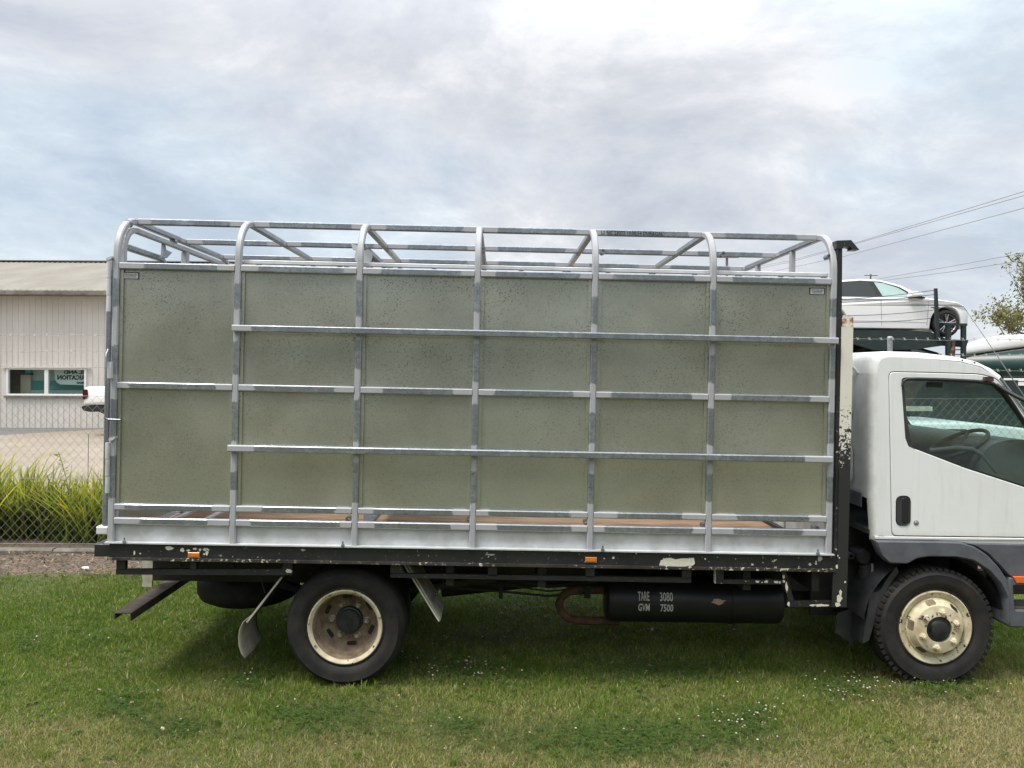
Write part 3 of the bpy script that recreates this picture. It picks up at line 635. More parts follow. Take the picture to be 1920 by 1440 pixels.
# ------------------------------------------------------------------ wheels
def tyre_prof(o=0.0): return [(r, y + o) for r, y in ((.236, .032), (.244, .012), (.252, .004), (.262, .008), (.272, -.004), (.31, -.016), (.345, -.010), (.352, -.012), (.358, -.004), (.374, .012), (.386, .030), (.391, .050), (.391, .170), (.384, .192), (.36, .214), (.31, .226), (.26, .212), (.236, .190))]
def lugs(mb, c, n, r0, r1, y0, y1):
    for k in range(n):
        a = 2 * math.pi * k / n; da = math.pi / n * .55
        q = []
        for yy in (y0, y1):
            for rr in (r0, r1):
                for an in (a - da, a + da): q.append(Vector((c.x + rr * math.cos(an), c.y + yy, c.z + rr * math.sin(an))))
        mb.add(q, [(0, 1, 3, 2), (4, 6, 7, 5), (0, 4, 5, 1), (2, 3, 7, 6), (0, 2, 6, 4), (1, 5, 7, 3)])
def wheel(px, py, front):
    c = B(px, py, 5.27); c.z = max(c.z, .378)
    ty = MB().lathe(tyre_prof(), c, 96)
    if front: lugs(ty, c, 54, .34, .394, .006, .055); lugs(ty, c, 54, .34, .394, .165, .21)
    else:
        for yy in (.075, .11, .145): ty.lathe([(.3915, yy), (.394, yy + .004), (.394, yy + .026), (.3915, yy + .03)], c, 72)
    w = obj('wheel', ty, MT['rubber'], truck, smooth=35)
    if not front:
        ty2 = MB().lathe(tyre_prof(.25), c, 64); obj('inner_tyre', ty2, MT['rubber'], w, smooth=35)
        obj('rim', MB().lathe([(.236, .03), (.246, .016), (.246, .004), (.243, -.001), (.238, -.002), (.226, .006), (.217, .016)], c, 80), MT['rimcream'], w, smooth=35)
        obj('rim_barrel', MB().lathe([(.217, .0165), (.213, .03), (.209, .032), (.204, .05), (.202, .085), (.196, .095), (.190, .115), (.184, .160), (.178, .172), (.150, .176), (.08, .176)], c, 80), MT['rimbrown'], w, smooth=25)
        D, slot_r, slots, nuts = .170, .160, 6, [270 + 15 + 60 * k - 15 for k in range(6)]
        sa = [84, 144, 204, 264, 324, 24]; na = [62, 122, 182, 242, 302, 2]; nr = .117; ny0, ny1 = .176, .148
        for a in sa:
            an = -rad(a); u = Vector((math.cos(an), 0, math.sin(an))); v = Vector((-u.z, 0, u.x)); cc = c + u * slot_r + Vector((0, .169, 0))
            pl = rounded([(-.032, -.013), (.032, -.013), (.032, .013), (-.032, .013)], .012, 4)
            obj('hand_hole', MB().extrude([cc + v * x + u * y for x, y in pl], (0, .004, 0)), MT['seal'], w)
        obj('hub', MB().lathe([(.092, .176), (.088, .150), (.078, .146), (.078, .122), (.074, .118), (.03, .116), (.028, .112), (0, .112)], c, 40), MT['hub'], w, smooth=35)
        for k in range(10):
            a = 2 * math.pi * k / 10; q = c + Vector((.071 * math.cos(a), .117, .071 * math.sin(a)))
            obj('hub_bolt', MB().lathe([(.0075, .003), (.0075, -.006), (0, -.006)], q, 6), MT['hub'], w)
        obj('valve', MB().tube([c + Vector((.158, .165, -.085)), c + Vector((.170, .11, -.098)), c + Vector((.178, .10, -.104))], .0045, 6), MT['nut'], w)
    else:
        obj('rim', MB().lathe([(.236, .03), (.244, .016), (.244, .004), (.241, -.002), (.236, -.003), (.226, .004), (.206, .012), (.199, .022), (.196, .022), (.193, .012), (.186, .008), (.165, -.026), (.158, -.036), (.150, -.038), (.088, -.044), (.085, -.042), (.083, .01), (.05, .012), (0, .012)], c, 80), MT['rimcream'], w, smooth=25)
        obj('hub', MB().lathe([(.0825, .008), (.081, -.030), (.062, -.034), (.058, -.040), (.056, -.052), (.05, -.056), (0, -.056)], c, 40), MT['hub'], w, smooth=35)
        sa = [250, 190]; na = [38, 98, 158, 218, 278, 338]; nr = .118; ny0, ny1 = -.036, -.066
        for a in (255, 187, 310, 15, 65, 125):
            an = -rad(a); u = Vector((math.cos(an), 0, math.sin(an))); v = Vector((-u.z, 0, u.x)); cc = c + u * .1765 + Vector((0, -.0115, 0))
            pl = rounded([(-.030, -.011), (.030, -.011), (.030, .011), (-.030, .011)], .010, 4)
            tl = u * .011 + Vector((0, .018, 0))
            obj('hand_hole', MB().extrude([cc + v * x + tl * (y / .011) for x, y in pl], (0, .008, 0)), MT['seal'] if a not in (255, 187) else MT['rimbrown'], w)
    for a in na:
        an = -rad(a); q = c + Vector((nr * math.cos(an), 0, nr * math.sin(an)))
        m = MB().lathe([(.026, ny0), (.026, ny0 - .006), (.019, ny0 - .010), (.0175, ny1), (.010, ny1 - .001), (.0095, ny1 - .012), (0, ny1 - .012)], q, 6)
        m.lathe([(.024, ny0 + .001), (.026, ny0 - .005), (.018, ny0 - .007)], q, 14)
        obj('wheel_nut', m, MT['nut'] if not front else MT['rimcream'], w)
    # the wheel on the other side of the axle
    f = MB().lathe([(r, -y) for r, y in tyre_prof()], (c.x, 7.28, c.z), 48)
    if not front: f.lathe([(r, -y) for r, y in tyre_prof(.25)], (c.x, 7.28, c.z), 48)
    f.lathe([(.24, -.03), (.2, -.12), (.0, -.12)], (c.x, 7.28, c.z), 32)
    obj('far_wheel', f, MT['rubber'], truck, smooth=35)
    obj('axle', MB().tube([(c.x, 5.5, c.z), (c.x, 7.1, c.z)], .055, 12).lathe([(0, -.2), (.12, -.16), (.17, 0), (.12, .16), (0, .2)] if not front else [(0, -.05), (.05, 0), (0, .05)], (c.x, 6.27, c.z), 20), MT['chassis'], truck, smooth=40)
wheel(646.5, 1179.5, False); wheel(1755, 1177, True)
# ------------------------------------------------------------------ under the tray
q = B(240, 1150, 5.30)                # rear under-run channel, open side down
xa, xb = B(214, 1150, 5.30).x, B(246, 1150, 5.30).x; zt, zl2 = B(230, 1149, 5.30).z, B(230, 1161, 5.30).z
m = MB().box(xa, xb, 5.30, 7.15, zt - .006, zt); m.box(xa, xa + .006, 5.30, 7.15, zl2, zt - .0061); m.box(xb - .006, xb, 5.30, 7.15, zl2 - .012, zt - .0061)
obj('under_run_bar', m, MT['rustbeam'], truck)
for y in (5.92, 6.62):
    xs0 = B(267, 1070, 5.92).x
    m = MB().box(xs0, xs0 + .07, y, y + .02, zt + .001, HD - .12); m.box(xs0 + .07, xs0 + .076, y, y + .09, zt + .05, HD - .12)
    obj('under_run_hanger', m, MT['cream'] if y < 6 else MT['chassis'], truck)
p1_, p2_ = B(330, 1064, 6.1), B(355, 1071, 6.1); obj('hanger_gusset', MB().prism(pB([(328, 1071), (334, 1064), (356, 1062), (356, 1071)], 6.1), 6.1, 6.13), MT['cream'], truck)
c = B(468, 1093, 6.32)                # spare wheel slung flat under the tail
sp = MB().lathe([(.22, -.10), (.30, -.115), (.36, -.085), (.385, -.04), (.385, .04), (.36, .085), (.30, .115), (.22, .10)], (c.x, 6.32, c.z), 56, 'Z'); sp.lathe([(.22, -.09), (.12, -.03), (0, -.03)], (c.x, 6.32, c.z), 40, 'Z')
obj('spare_wheel', sp, MT['rubber'], truck, smooth=40)
# rear mudguard: sloping sheet, rubber flap curling under it
def sheet2(nA, nB, name, mat, y0=5.27, y1=5.62, th=.008):
    a, b = B(*nA, y0), B(*nB, y0); d = (b - a).normalized(); n = Vector((-d.z, 0, d.x)) * th
    return obj(name, MB().extrude([a, b, b + n, a + n], (0, y1 - y0, 0)), MT[mat], truck)
sheet2((527, 1081), (461, 1166), 'mudguard_stay', 'cream', 5.27, 5.30, .012)
fl = [B(*q, 5.275) for q in ((462, 1160), (452, 1174), (447, 1192), (446.5, 1208), (450, 1224), (459, 1235), (464, 1234.5))]
m = MB(); nn_ = 8; vs = []
fp = [B(*q, 5.275) for q in ((468, 1155), (455, 1166), (448.5, 1180), (446.5, 1196), (447.5, 1212), (452, 1227), (458, 1235))]
for p_ in fp:
    for k in range(nn_ + 1):
        u = k / nn_; vs.append((p_.x + .02 * math.sin(u * 2.4), 5.275 + .34 * u, p_.z + (.03 * u * u if p_ is not fp[-1] else .05 * u * u)))
m.add(vs, [(i * (nn_ + 1) + k, i * (nn_ + 1) + k + 1, (i + 1) * (nn_ + 1) + k + 1, (i + 1) * (nn_ + 1) + k) for i in range(len(fp) - 1) for k in range(nn_)])
fo = obj('mud_flap', m, simple('faded_mud_flap', (0.19, 0.175, 0.145), (0.32, 0.30, 0.25), 9, 0.8), truck, smooth=60)
so_ = fo.modifiers.new('thickness', 'SOLIDIFY'); so_.thickness = .006
sheet2((529, 1081), (463, 1166), 'mudguard', 'dull', 5.303, 5.63, .006)
sheet2((757, 1060), (822, 1166), 'mudguard', 'cream', 5.27, 5.62, .010)
obj('mudguard_face', MB().extrude([B(761, 1060, 5.273) + Vector((.006, 0, 0)), B(823, 1162, 5.273) + Vector((.004, 0, 0)), B(824, 1162, 5.273) + Vector((.008, 0, 0)), B(765, 1060, 5.273) + Vector((.008, 0, 0))], (0, .35, 0)), simple('grimy_mudguard_face', (0.20, 0.19, 0.155), (0.34, 0.32, 0.27), 10, 0.8), truck)
for a, b, ya, yb in (((481, 1054), (497, 1112), 5.6, 5.5), ((851, 1056), (808, 1130), 5.5, 5.32)):
    obj('stay_rod', MB().tube([B(*a, ya), B(*b, yb)], .005, 6), MT['lip'], truck)
# drive shaft, exhaust loop, air tank
obj('drive_shaft', MB().tube([B(828, 1104, 6.2), B(1000, 1088, 6.2), B(1150, 1080, 6.2)], [.062, .055, .05], 14), MT['chassis'], truck, smooth=40)
obj('spring_hanger', MB().box(B(936, 1098, 5.8).x, B(943, 1098, 5.8).x, 5.8, 5.85, B(940, 1123, 5.8).z, B(940, 1090, 5.8).z), MT['chassis'], truck)
obj('leaf_spring', MB().sweep([B(520, 1092, 5.72), B(585, 1112, 5.72), B(648, 1118, 5.72), B(715, 1112, 5.72), B(930, 1084, 5.72)], (0, 1, 0), .06, .05), MT['chassis'], truck)
ex = [B(*q, 5.75) for q in ((1160, 1106), (1110, 1106), (1085, 1105), (1066, 1109), (1053, 1119), (1048, 1132), (1052, 1147), (1064, 1158), (1082, 1163), (1110, 1164), (1160, 1164))]
obj('exhaust_pipe', MB().tube(ex, .030, 14), MT['rust'], truck, smooth=50)
q = B(1100, 1112, 5.73); obj('exhaust_hanger', MB().box(q.x - .02, q.x + .025, 5.70, 5.73, q.z - .03, q.z + .06), MT['chassis'], truck)
ta, tb = B(1137, 1135, 5.56), B(1476, 1135, 5.56); cz = B(1300, 1135, 5.56).z; rt = .157
tank = obj('air_tank', MB().lathe([(0, 0), (rt * .75, .006), (rt * .94, .02), (rt, .045), (rt, tb.x - ta.x - .045), (rt * .94, tb.x - ta.x - .02), (rt * .75, tb.x - ta.x - .006), (0, tb.x - ta.x)], (ta.x, 5.70, cz), 56, 'X'), MT['tank'], truck, smooth=35)
def ontank(body, a, b, c_, d_):
    x0, x1 = B(a, b, 5.55).x, B(c_, b, 5.55).x; z0, z1 = B(1220, d_, 5.55).z, B(1220, b, 5.55).z
    mm = text_mb(body, x0, z0, x1, z1, 0.0, thick=0.018); m = MB()
    m.add([(x, 5.70 - math.sqrt(max(rt * rt - (z - cz) ** 2, 0)) - .0042, z) for x, y, z in mm.v], mm.f); obj('lettering', m, MT['white'], tank)
ontank('TARE', 1196.5, 1110.5, 1218, 1126); ontank('3080', 1237.5, 1111, 1262, 1126.5); ontank('GVM', 1196.5, 1131, 1218, 1145.5); ontank('7500', 1238, 1131.5, 1262, 1146)
for a in (1224, 1378):
    x = B(a, 1100, 5.55).x
    obj('tank_strap', MB().lathe([(rt + .001, -.012), (rt + .004, -.012), (rt + .004, .012), (rt + .001, .012)], (x, 5.70, cz), 48, 'X'), MT['tank'], tank, smooth=30)
    q = B(a, 1182, 5.62); mm = MB().tube([(q.x, 5.66, q.z + .03), (q.x, 5.66, q.z - .012)], .008, 8)
    mm.box(q.x - .05, q.x + .055, 5.655, 5.665, q.z - .003, q.z + .003); mm.tube([(q.x - .01, 5.66, q.z - .006), (q.x + .012, 5.66, q.z - .006)], .013, 8)
    obj('drain_tap', mm, MT['lip'], tank)
bp = [B(*q, 5.543) for q in blob(1347, 1128, 12, 5, 16, 99)]
obj('bare_patch', MB().add([(p_.x, 5.70 - math.sqrt(rt * rt - (p_.z - cz) ** 2) - .003, p_.z) for p_ in bp], [tuple(range(16))]), MT['pink'], tank)
# ------------------------------------------------------------------ cab
YD = 5.27; YX = 7.18                  # near and far flank
PR = pB([(1634, 1013), (1629, 935), (1629, 760), (1630, 700), (1633.5, 677), (1642, 664), (1660, 658.5), (1720, 660), (1790, 668), (1830, 677), (1858, 690), (1876, 703), (1900, 735), (1930, 777), (1960, 818), (1985, 853), (1998, 880), (2006, 960), (2006, 1042)], 5.30)
rg = [(YD, .040), (YD + .004, .026), (YD + .015, .012), (YD + .035, .003), (YD + .06, 0.0)]
rings = rg + [(YX - (y - YD), d) for y, d in reversed(rg)]
obj('cab_back', MB().wrap(PR, rings, 1, 3), MT['cab'], truck, smooth=40)
obj('cab_skirt', MB().wrap(PR, rg, 0, 1), MT['cab'], truck, smooth=40)
roof = obj('cab_roof', MB().wrap(PR, rings, 3, 11), MT['cab'], truck, smooth=50)
obj('windscreen', MB().wrap(PR, rings, 11, 15), MT['glass'], truck, smooth=50)
obj('cab_front', MB().wrap(PR, rings, 15, 18), MT['cab'], truck, smooth=50)
door_px = rounded([(1667.5, 697.5), (1760, 699.5), (1836, 702), (1866, 709), (1885, 729), (1905, 757), (1935, 798), (1978, 858), (1990, 890), (1990, 1008), (1673, 1004)], 9, 3)
door = pB(door_px, YD)
side = inset(PR, .040)
obj('cab_side', MB().plate(side, [inset(door, -.0065)], YD, YD + .03, .0005), MT['cab'], truck)
obj('far_side', MB().plate(side, [pB(rounded([(1692, 709), (1845, 713), (1866, 721), (1905, 768), (1962, 850), (1962, 925), (1700, 836)], 9, 3), YD)], YX - .03, YX, .0005), MT['cab'], truck)
win = rounded([(1690.5, 708.5), (1770, 710), (1842, 713.5), (1864, 719), (1884, 737), (1906, 768), (1935, 808), (1964, 850), (1964, 929), (1920, 913.5), (1810, 878), (1706, 838), (1698, 815)], 8, 3)
winL = pB(win, YD)
dr = obj('door', MB().plate(door, [winL], YD - .001, YD + .028, .004), MT['cab'], truck, smooth=30)
seal_in = inset(winL, .014)
obj('window_seal', MB().plate(winL, [seal_in], YD + .004, YD + .024, .002), MT['seal'], dr)
gm = MB(); tri = tessellate_polygon([[Vector((a, b, 0)) for a, b in seal_in]]); gm.add([(a, YD + .016, b) for a, b in seal_in], tri)
obj('window_pane', gm, MT['glass'], dr, recalc=False)
# thick black quarter piece on the rear edge, rain visor along the top
obj('seal_edge', MB().plate(pB([(1690, 727), (1696, 729), (1701, 790), (1709, 829), (1716, 842), (1703, 837), (1697, 822)], YD), (), YD - .002, YD + .012, .002), MT['dull'], dr)
vis = [B(a, b, YD - .006) for a, b in ((1692, 724), (1693.5, 715), (1700, 711), (1720, 710.5), (1770, 712), (1830, 715), (1862, 719.5), (1880, 732), (1893, 750), (1910, 776), (1930, 806))]
obj('rain_visor', MB().tube(vis, [.008, .009, .010, .011, .012, .012, .012, .015, .016, .015, .014], 8), MT['seal'], dr, smooth=50)
hn = pB(rounded([(1679.5, 929), (1707.5, 929), (1707, 986), (1679, 986)], 12, 5), YD)
obj('handle', MB().plate(hn, [inset(hn, .006)], YD - .006, YD + .002, .003), MT['seal'], dr, smooth=40)
hi_ = inset(hn, .005); obj('handle_cup', MB().prism(hi_, YD - .0025, YD - .0015), MT['dull'], dr)
obj('handle_grip', MB().plate(pB(rounded([(1691, 933), (1703, 933), (1702.5, 980), (1691, 980)], 4, 3), YD), (), YD - .007, YD - .002, .002), MT['seal'], dr)
q = B(1717.5, 980, YD)
obj('door_lock', MB().lathe([(0, -.009), (.006, -.009), (.009, -.006), (.0125, -.006), (.017, -.004), (.018, 0), (.018, .002)], (q.x, YD, q.z), 20), MT['alloy'], dr, smooth=40)
# clearance lamp above the window, mirror arm, whip aerial
p0, p1 = B(1843, 714.5, YD - .01), B(1862, 706.5, YD - .01)
ml = obj('clearance_lamp', MB().prism(rounded([(p0.x, p0.z), (p1.x, p0.z), (p1.x - .004, p1.z), (p0.x + .006, p1.z)], .006, 3), YD - .022, YD - .001), simple('brown_lamp_body', (0.045, 0.022, 0.02), (0.09, 0.04, 0.035), 40, 0.35), truck)
arm = [B(1868, 721, YD - .015), B(1885, 732, YD - .05), B(1905, 743, YD - .10), B(1935, 757, YD - .16), B(1955, 765, YD - .2)]
mi = obj('mirror_arm', MB().tube(arm, [.012, .014, .014, .013, .012], 10), MT['seal'], truck, smooth=50)
q = B(1962, 790, YD - .2); obj('mirror_head', MB().prism(rounded([(q.x - .03, q.z - .17), (q.x + .05, q.z - .17), (q.x + .05, q.z + .12), (q.x - .03, q.z + .12)], .03), YD - .32, YD - .16), MT['seal'], mi)
obj('aerial', MB().tube([B(1808, 577, YD - .03), B(1850, 638, YD - .03), B(1885, 690, YD - .03), B(1930, 758, YD - .03)], [.0016, .0022, .003, .004], 6), MT['alloy'], truck)
obj('roof_seam', MB().tube([B(a, b, YD + .002) for a, b in ((1645, 707), (1648, 692), (1654, 680), (1664, 674), (1690, 671.5), (1740, 673), (1800, 678), (1840, 688), (1868, 708))], .0022, 5), MT['trim'], roof)
for a, b in ((1707, 667.5), (1730, 668.5), (1804, 675.5), (1827, 680)):
    q = B(a, b, YD + .01); obj('roof_stud', MB().lathe([(0, -.004), (.006, -.003), (.007, .003)], (q.x, YD + .008, q.z), 8), MT['rust'], roof)
# back wall pressings
xk = PR[2][0]
for a, b in ((700, 783), (836, 905)):
    z1, z0 = B(1629, a, 5.6).z, B(1629, b, 5.6).z
    yz = [(5.52, z0), (6.9, z0), (6.9, z1), (5.52, z1)]; yz = rounded(yz, .05, 4); ri = inset(yz, .022); m = MB(); n = len(yz)
    m.add([(xk - .001, y, z) for y, z in yz] + [(xk - .012, (y + yi) / 2, (z + zi_) / 2) for (y, z), (yi, zi_) in zip(yz, ri)] + [(xk - .001, y, z) for y, z in ri],
          [(k, (k + 1) % n, n + (k + 1) % n, n + k) for k in range(n)] + [(n + k, n + (k + 1) % n, 2 * n + (k + 1) % n, 2 * n + k) for k in range(n)])
    obj('pressed_rib', m, MT['cab'], truck, smooth=60)
obj('back_grab_rail', MB().tube([(xk + .002, 5.47, B(1612, 700, 5.5).z), (xk - .025, 5.48, B(1612, 690, 5.5).z), (xk - .03, 5.6, B(1612, 690, 5.5).z), (xk - .03, 5.9, B(1612, 690, 5.5).z)], .011, 8), MT['cab'], truck, smooth=50)
obj('back_crease', MB().tube([B(1634, 705, 5.31) + Vector((-.008, 0, 0)), B(1632, 925, 5.31) + Vector((-.008, 0, 0))], .004, 6), MT['cab'], truck)
obj('back_bracket', MB().box(xk - .03, xk - .002, 5.75, 5.8, B(1600, 786, 5.75).z, B(1600, 781, 5.75).z), MT['white'], truck)
# grey lower trim, wheel arch, step, indicator
tr1 = rounded(pB([(1637, 1012), (1760, 1013.5), (1798, 1015), (1822, 1022.5), (1846, 1038), (1868, 1061), (1884, 1085), (1889.5, 1108), (1891, 1172), (1884, 1165), (1884.5, 1120), (1872, 1094), (1850, 1069), (1822, 1050.5), (1790, 1043.5), (1738, 1042.5), (1716, 1046), (1698, 1056), (1664, 1055), (1649, 1041)], YD), .012, 2)
obj('wheel_arch', MB().plate(tr1, (), YD - .03, YD + .05, .010), MT['trim'], truck, smooth=50)
tr2 = rounded(pB([(1806, 1017), (1990, 1021), (2004, 1040), (2004, 1083), (1890, 1079.5), (1872, 1060), (1850, 1037.5), (1828, 1024)], YD), .008, 2)
obj('lower_panel', MB().plate(tr2, (), YD - .024, YD + .05, .006), MT['trim'], truck, smooth=50)
obj('step_surround', MB().plate(rounded(pB([(1888, 1081), (2000, 1083), (2000, 1176), (1888, 1174), (1884, 1168), (1886, 1112)], YD), .01, 2), [rounded(pB([(1896, 1096), (1992, 1098), (1992, 1144), (1899, 1142)], YD), .008, 2)], YD - .026, YD + .22, .008), MT['trim'], truck, smooth=50)
obj('step_tread', MB().box(B(1897, 1140, YD).x, B(1992, 1140, YD).x, YD + .0, YD + .2, B(1900, 1142, YD).z, B(1900, 1139, YD).z), MT['rustbeam'], truck)
obj('indicator', MB().plate(pB([(1893, 1078.5), (1960, 1079.5), (1960, 1091.5), (1900.5, 1091)], YD), (), YD - .034, YD - .022, .003), simple('orange_indicator', (0.62, 0.11, 0.02), (0.72, 0.15, 0.03), 50, 0.3), truck)
obj('sill_line', MB().plate(pB([(1640, 1005.5), (1990, 1010), (1990, 1014), (1640, 1011)], YD), (), YD - .006, YD + .02, .003), MT['cab'], truck)
# wheel well liner, front mudguard, flaps and gear behind the cab
cw = B(1755, 1177, YD)
obj('wheel_well', MB().lathe([(.475, .0), (.475, .55), (.1, .55)], (cw.x, YD + .02, cw.z), 40, 'Y', rad(5), rad(175)), MT['dull'], truck, smooth=40)
obj('well_wall', MB().box(cw.x - .62, cw.x + .62, 5.84, 5.86, cw.z - .1, cw.z + .6), MT['chassis'], truck)
obj('front_mudguard', MB().prism(pB([(1679, 1061), (1660, 1088), (1651, 1104), (1643, 1109), (1631, 1111), (1622, 1165), (1616, 1206), (1628, 1200), (1640, 1160), (1664, 1100), (1684, 1072)], YD + .05), YD + .04, YD + .30), MT['dull'], truck)
obj('mud_flap', MB().prism(pB([(1571, 1150), (1606, 1140), (1608, 1180), (1598, 1214), (1592, 1204), (1566, 1186)], 5.5), 5.5, 5.51), MT['dull'], truck)
g1 = B(1627, 1075, 5.5); obj('fluid_bottle', MB().lathe([(0, -.07), (.05, -.065), (.055, .05), (.03, .065), (.03, .08), (0, .08)], (g1.x, 5.52, g1.z), 20, 'Z'), MT['dull'], truck, smooth=40)
q = B(1624, 1046, 5.45); obj('air_filter', MB().lathe([(0, 0), (.045, 0), (.052, .01), (.052, .15), (0, .15)], (q.x, 5.48, q.z), 24), MT['dull'], truck, smooth=40)
q = B(1602, 1046, 5.45); obj('pipe_union', MB().lathe([(.012, -.0), (.022, 0), (.022, .12), (0, .12)], (q.x, 5.5, q.z), 16), MT['dull'], truck, smooth=40)
obj('bright_strip', MB().box(B(1634.5, 1070, 5.45).x, B(1637.5, 1070, 5.45).x, 5.45, 5.46, B(1636, 1092, 5.45).z, B(1636, 1057, 5.45).z), MT['chipgrey'], truck)
obj('cab_mount', MB().prism(pB([(1590, 968), (1622, 968), (1625, 985), (1608, 984), (1594, 992), (1586, 992)], 5.9), 5.9, 5.93), MT['cream'], truck)
obj('back_skirt', MB().prism([(xk - .012, B(1597, 928, 5.9).z), (xk - .012, B(1597, 905, 5.9).z), (xk - .006, B(1597, 905, 5.9).z), (xk - .006, B(1597, 928, 5.9).z)], 5.36, 7.0), MT['trim'], truck)
obj('gear_cover', MB().box(xk + .02, xk + .75, 5.62, 6.9, B(1620, 1120, 5.6).z, B(1620, 990, 5.6).z), MT['chassis'], truck)
obj('engine', MB().box(xk - .35, xk + 1.0, 5.97, 6.58, .35, .95), MT['chassis'], truck)
obj('floor', MB().box(xk + .03, B(1990, 1000).x, YD + .05, YX - .04, B(1700, 1012).z, B(1700, 1002).z), MT['inside'], truck)
# cab interior: dash, steering wheel, seats, grab handle, door lining
dx0 = B(1845, 850).x
obj('dashboard', MB().prism(smooth_poly([(dx0 + .10, B(1845, 838).z), (dx0 + .35, B(1845, 822).z), (dx0 + .62, B(1845, 842).z), (dx0 + .62, B(1845, 990).z), (dx0 + .22, B(1845, 990).z), (dx0 + .05, B(1845, 900).z)], 2), YD + .06, YX - .06), MT['dash'], truck, smooth=50)
ctr = B(1795, 833, 5.62); ax = Vector((-.50, 0, .866)); u = Vector((.866, 0, .50)); v = Vector((0, 1, 0))
sw = obj('steering_wheel', MB().tube([ctr + (u * math.cos(a) + v * math.sin(a)) * .205 for a in [2 * math.pi * k / 40 for k in range(41)]], .014, 8, caps=False), MT['inside'], truck, smooth=60)
m = MB()
for a in (.6, 2.54, 4.71): m.tube([ctr - ax * .03, ctr + (u * math.cos(a) + v * math.sin(a)) * .2], .014, 6)
m.tube([ctr - ax * .02, ctr - ax * .42 + u * .05], .03, 8); m.lathe([(0, .02), (.06, .01), (.06, -.03)], ctr - ax * .02, 16, 'Z'); obj('steering_spoke', m, MT['inside'], sw, smooth=50)
for y0 in (YD + .15, 6.05, 6.55):
    xs0 = B(1712, 900).x; zf = B(1700, 1002).z; seat = obj('seat', MB().plate(rounded([(xs0, zf + .16), (xs0 + .5, zf + .20), (xs0 + .5, zf + .34), (xs0, zf + .30)], .05), (), y0, y0 + .45, .03), MT['inside'], truck, smooth=50)
    zb_ = B(1700, 805).z; obj('seat_back', MB().plate(rounded([(xs0 - .06, zf + .28), (xs0 + .08, zf + .28), (xs0 - .02, zb_), (xs0 - .13, zb_)], .04), (), y0 + .01, y0 + .44, .03), MT['inside'], seat, smooth=50)
dt = [B(a, b, YD + .07) for a, b in ((1742, 845), (1790, 840), (1822, 842), (1840, 853), (1855, 872), (1868, 886))]
obj('grab_handle', MB().tube(dt, .016, 8), MT['dash'], dr, smooth=50)
obj('door_lining', MB().plate(pB([(1700, 842), (1810, 884), (1940, 925), (1985, 935), (1985, 1000), (1680, 998), (1680, 850)], YD), (), YD + .032, YD + .06, .008), MT['inside'], dr)
obj('sun_visor', MB().prism(pB([(1740, 716), (1768, 717), (1767, 727), (1739, 726)], 5.7), 5.7, 5.72), MT['inside'], truck)
for yy in (YX - .075,):
    m = MB().sweep([(PR[11][0] - .02, yy, PR[11][1] - .02), (PR[15][0] - .03, yy, PR[15][1] - .01)], (0, 1, 0), .05, .05)
    obj('pillar', m, MT['trim'], truck)
# ------------------------------------------------------------------ ground
def gmat_grass():
    t = NT('lawn_soil'); n_ = t.noise(1.1, 6, 0.6, t.pos)
    t.set(col=t.mix(t.ramp(n_, [(0.35, 0.0), (0.65, 1.0)]), (0.060, 0.075, 0.022), (0.115, 0.10, 0.045)), rough=0.95); t.bump(t.noise(40, 5, 0.7, t.pos), 0.6, 0.02); return t.m
def grid(x0, x1, y0, y1, nx, ny, zf):
    m = MB(); xs = np.linspace(x0, x1, nx + 1); ys = np.linspace(y0, y1, ny + 1)
    return m.add([(x, y, zf(x, y)) for y in ys for x in xs], [(j * (nx + 1) + i, j * (nx + 1) + i + 1, (j + 1) * (nx + 1) + i + 1, (j + 1) * (nx + 1) + i) for j in range(ny) for i in range(nx)])
t = NT('dry_verge'); n_ = t.noise(.35, 6, 0.6, t.pos)
t.set(col=t.mix(t.ramp(n_, [(0.35, 0.0), (0.65, 1.0)]), (0.115, 0.118, 0.018), (0.20, 0.17, 0.045)), rough=0.95)
structure('road', MB().add([(-200, -13, -.012), (200, -13, -.012), (200, -6.3, -.012), (-200, -6.3, -.012)], [(0, 1, 2, 3)]), simple('road_asphalt', (0.05, 0.05, 0.05), (0.075, 0.073, 0.07), 2, 0.9, world=True), recalc=False)
structure('ground', MB().add([(-600, -600, -.03), (600, -600, -.03), (600, 900, -.03), (-600, 900, -.03)], [(0, 1, 2, 3)]), t.m, recalc=False)
structure('lawn', grid(-14, 14, -6, 8.25, 60, 40, lambda x, y: .012 * noise.noise(Vector((x * .8, y * .8, 0)))), gmat_grass(), recalc=False, smooth=60)
t = NT('leaf_litter'); v1 = t.voro(60, t.pos, out='Color'); nn = t.noise(3.2, 6, 0.65, t.pos)
c = t.mix(t.ramp(t.axis(v1, 0), [(0.2, 0.0), (0.8, 1.0)]), (0.075, 0.052, 0.036), (0.215, 0.155, 0.105))
c = t.mix(t.ramp(nn, [(0.42, 0.0), (0.62, 0.8)]), c, (0.095, 0.082, 0.07))
t.set(col=c, rough=0.95); t.bump(t.noise(60, 5, 0.7, t.pos), 0.8, 0.015); MT['litter'] = t.m
structure('mulch_strip', grid(-14, 16, 8.05, 9.06, 90, 8, lambda x, y: .012 + .035 * noise.noise(Vector((x * 1.3, y * 3, 4))) * (1 if 8.1 < y else 0) - (.05 if y < 8.1 else 0)), MT['litter'], recalc=False, smooth=60)
t = NT('kerb_concrete'); t.set(col=t.mix(t.ramp(t.noise(7, 6, 0.6, t.pos), [(0.35, 0.0), (0.68, 1.0)]), (0.10, 0.088, 0.072), (0.21, 0.19, 0.165)), rough=0.9); t.bump(t.noise(50, 5, 0.7, t.pos), 0.4, 0.006)
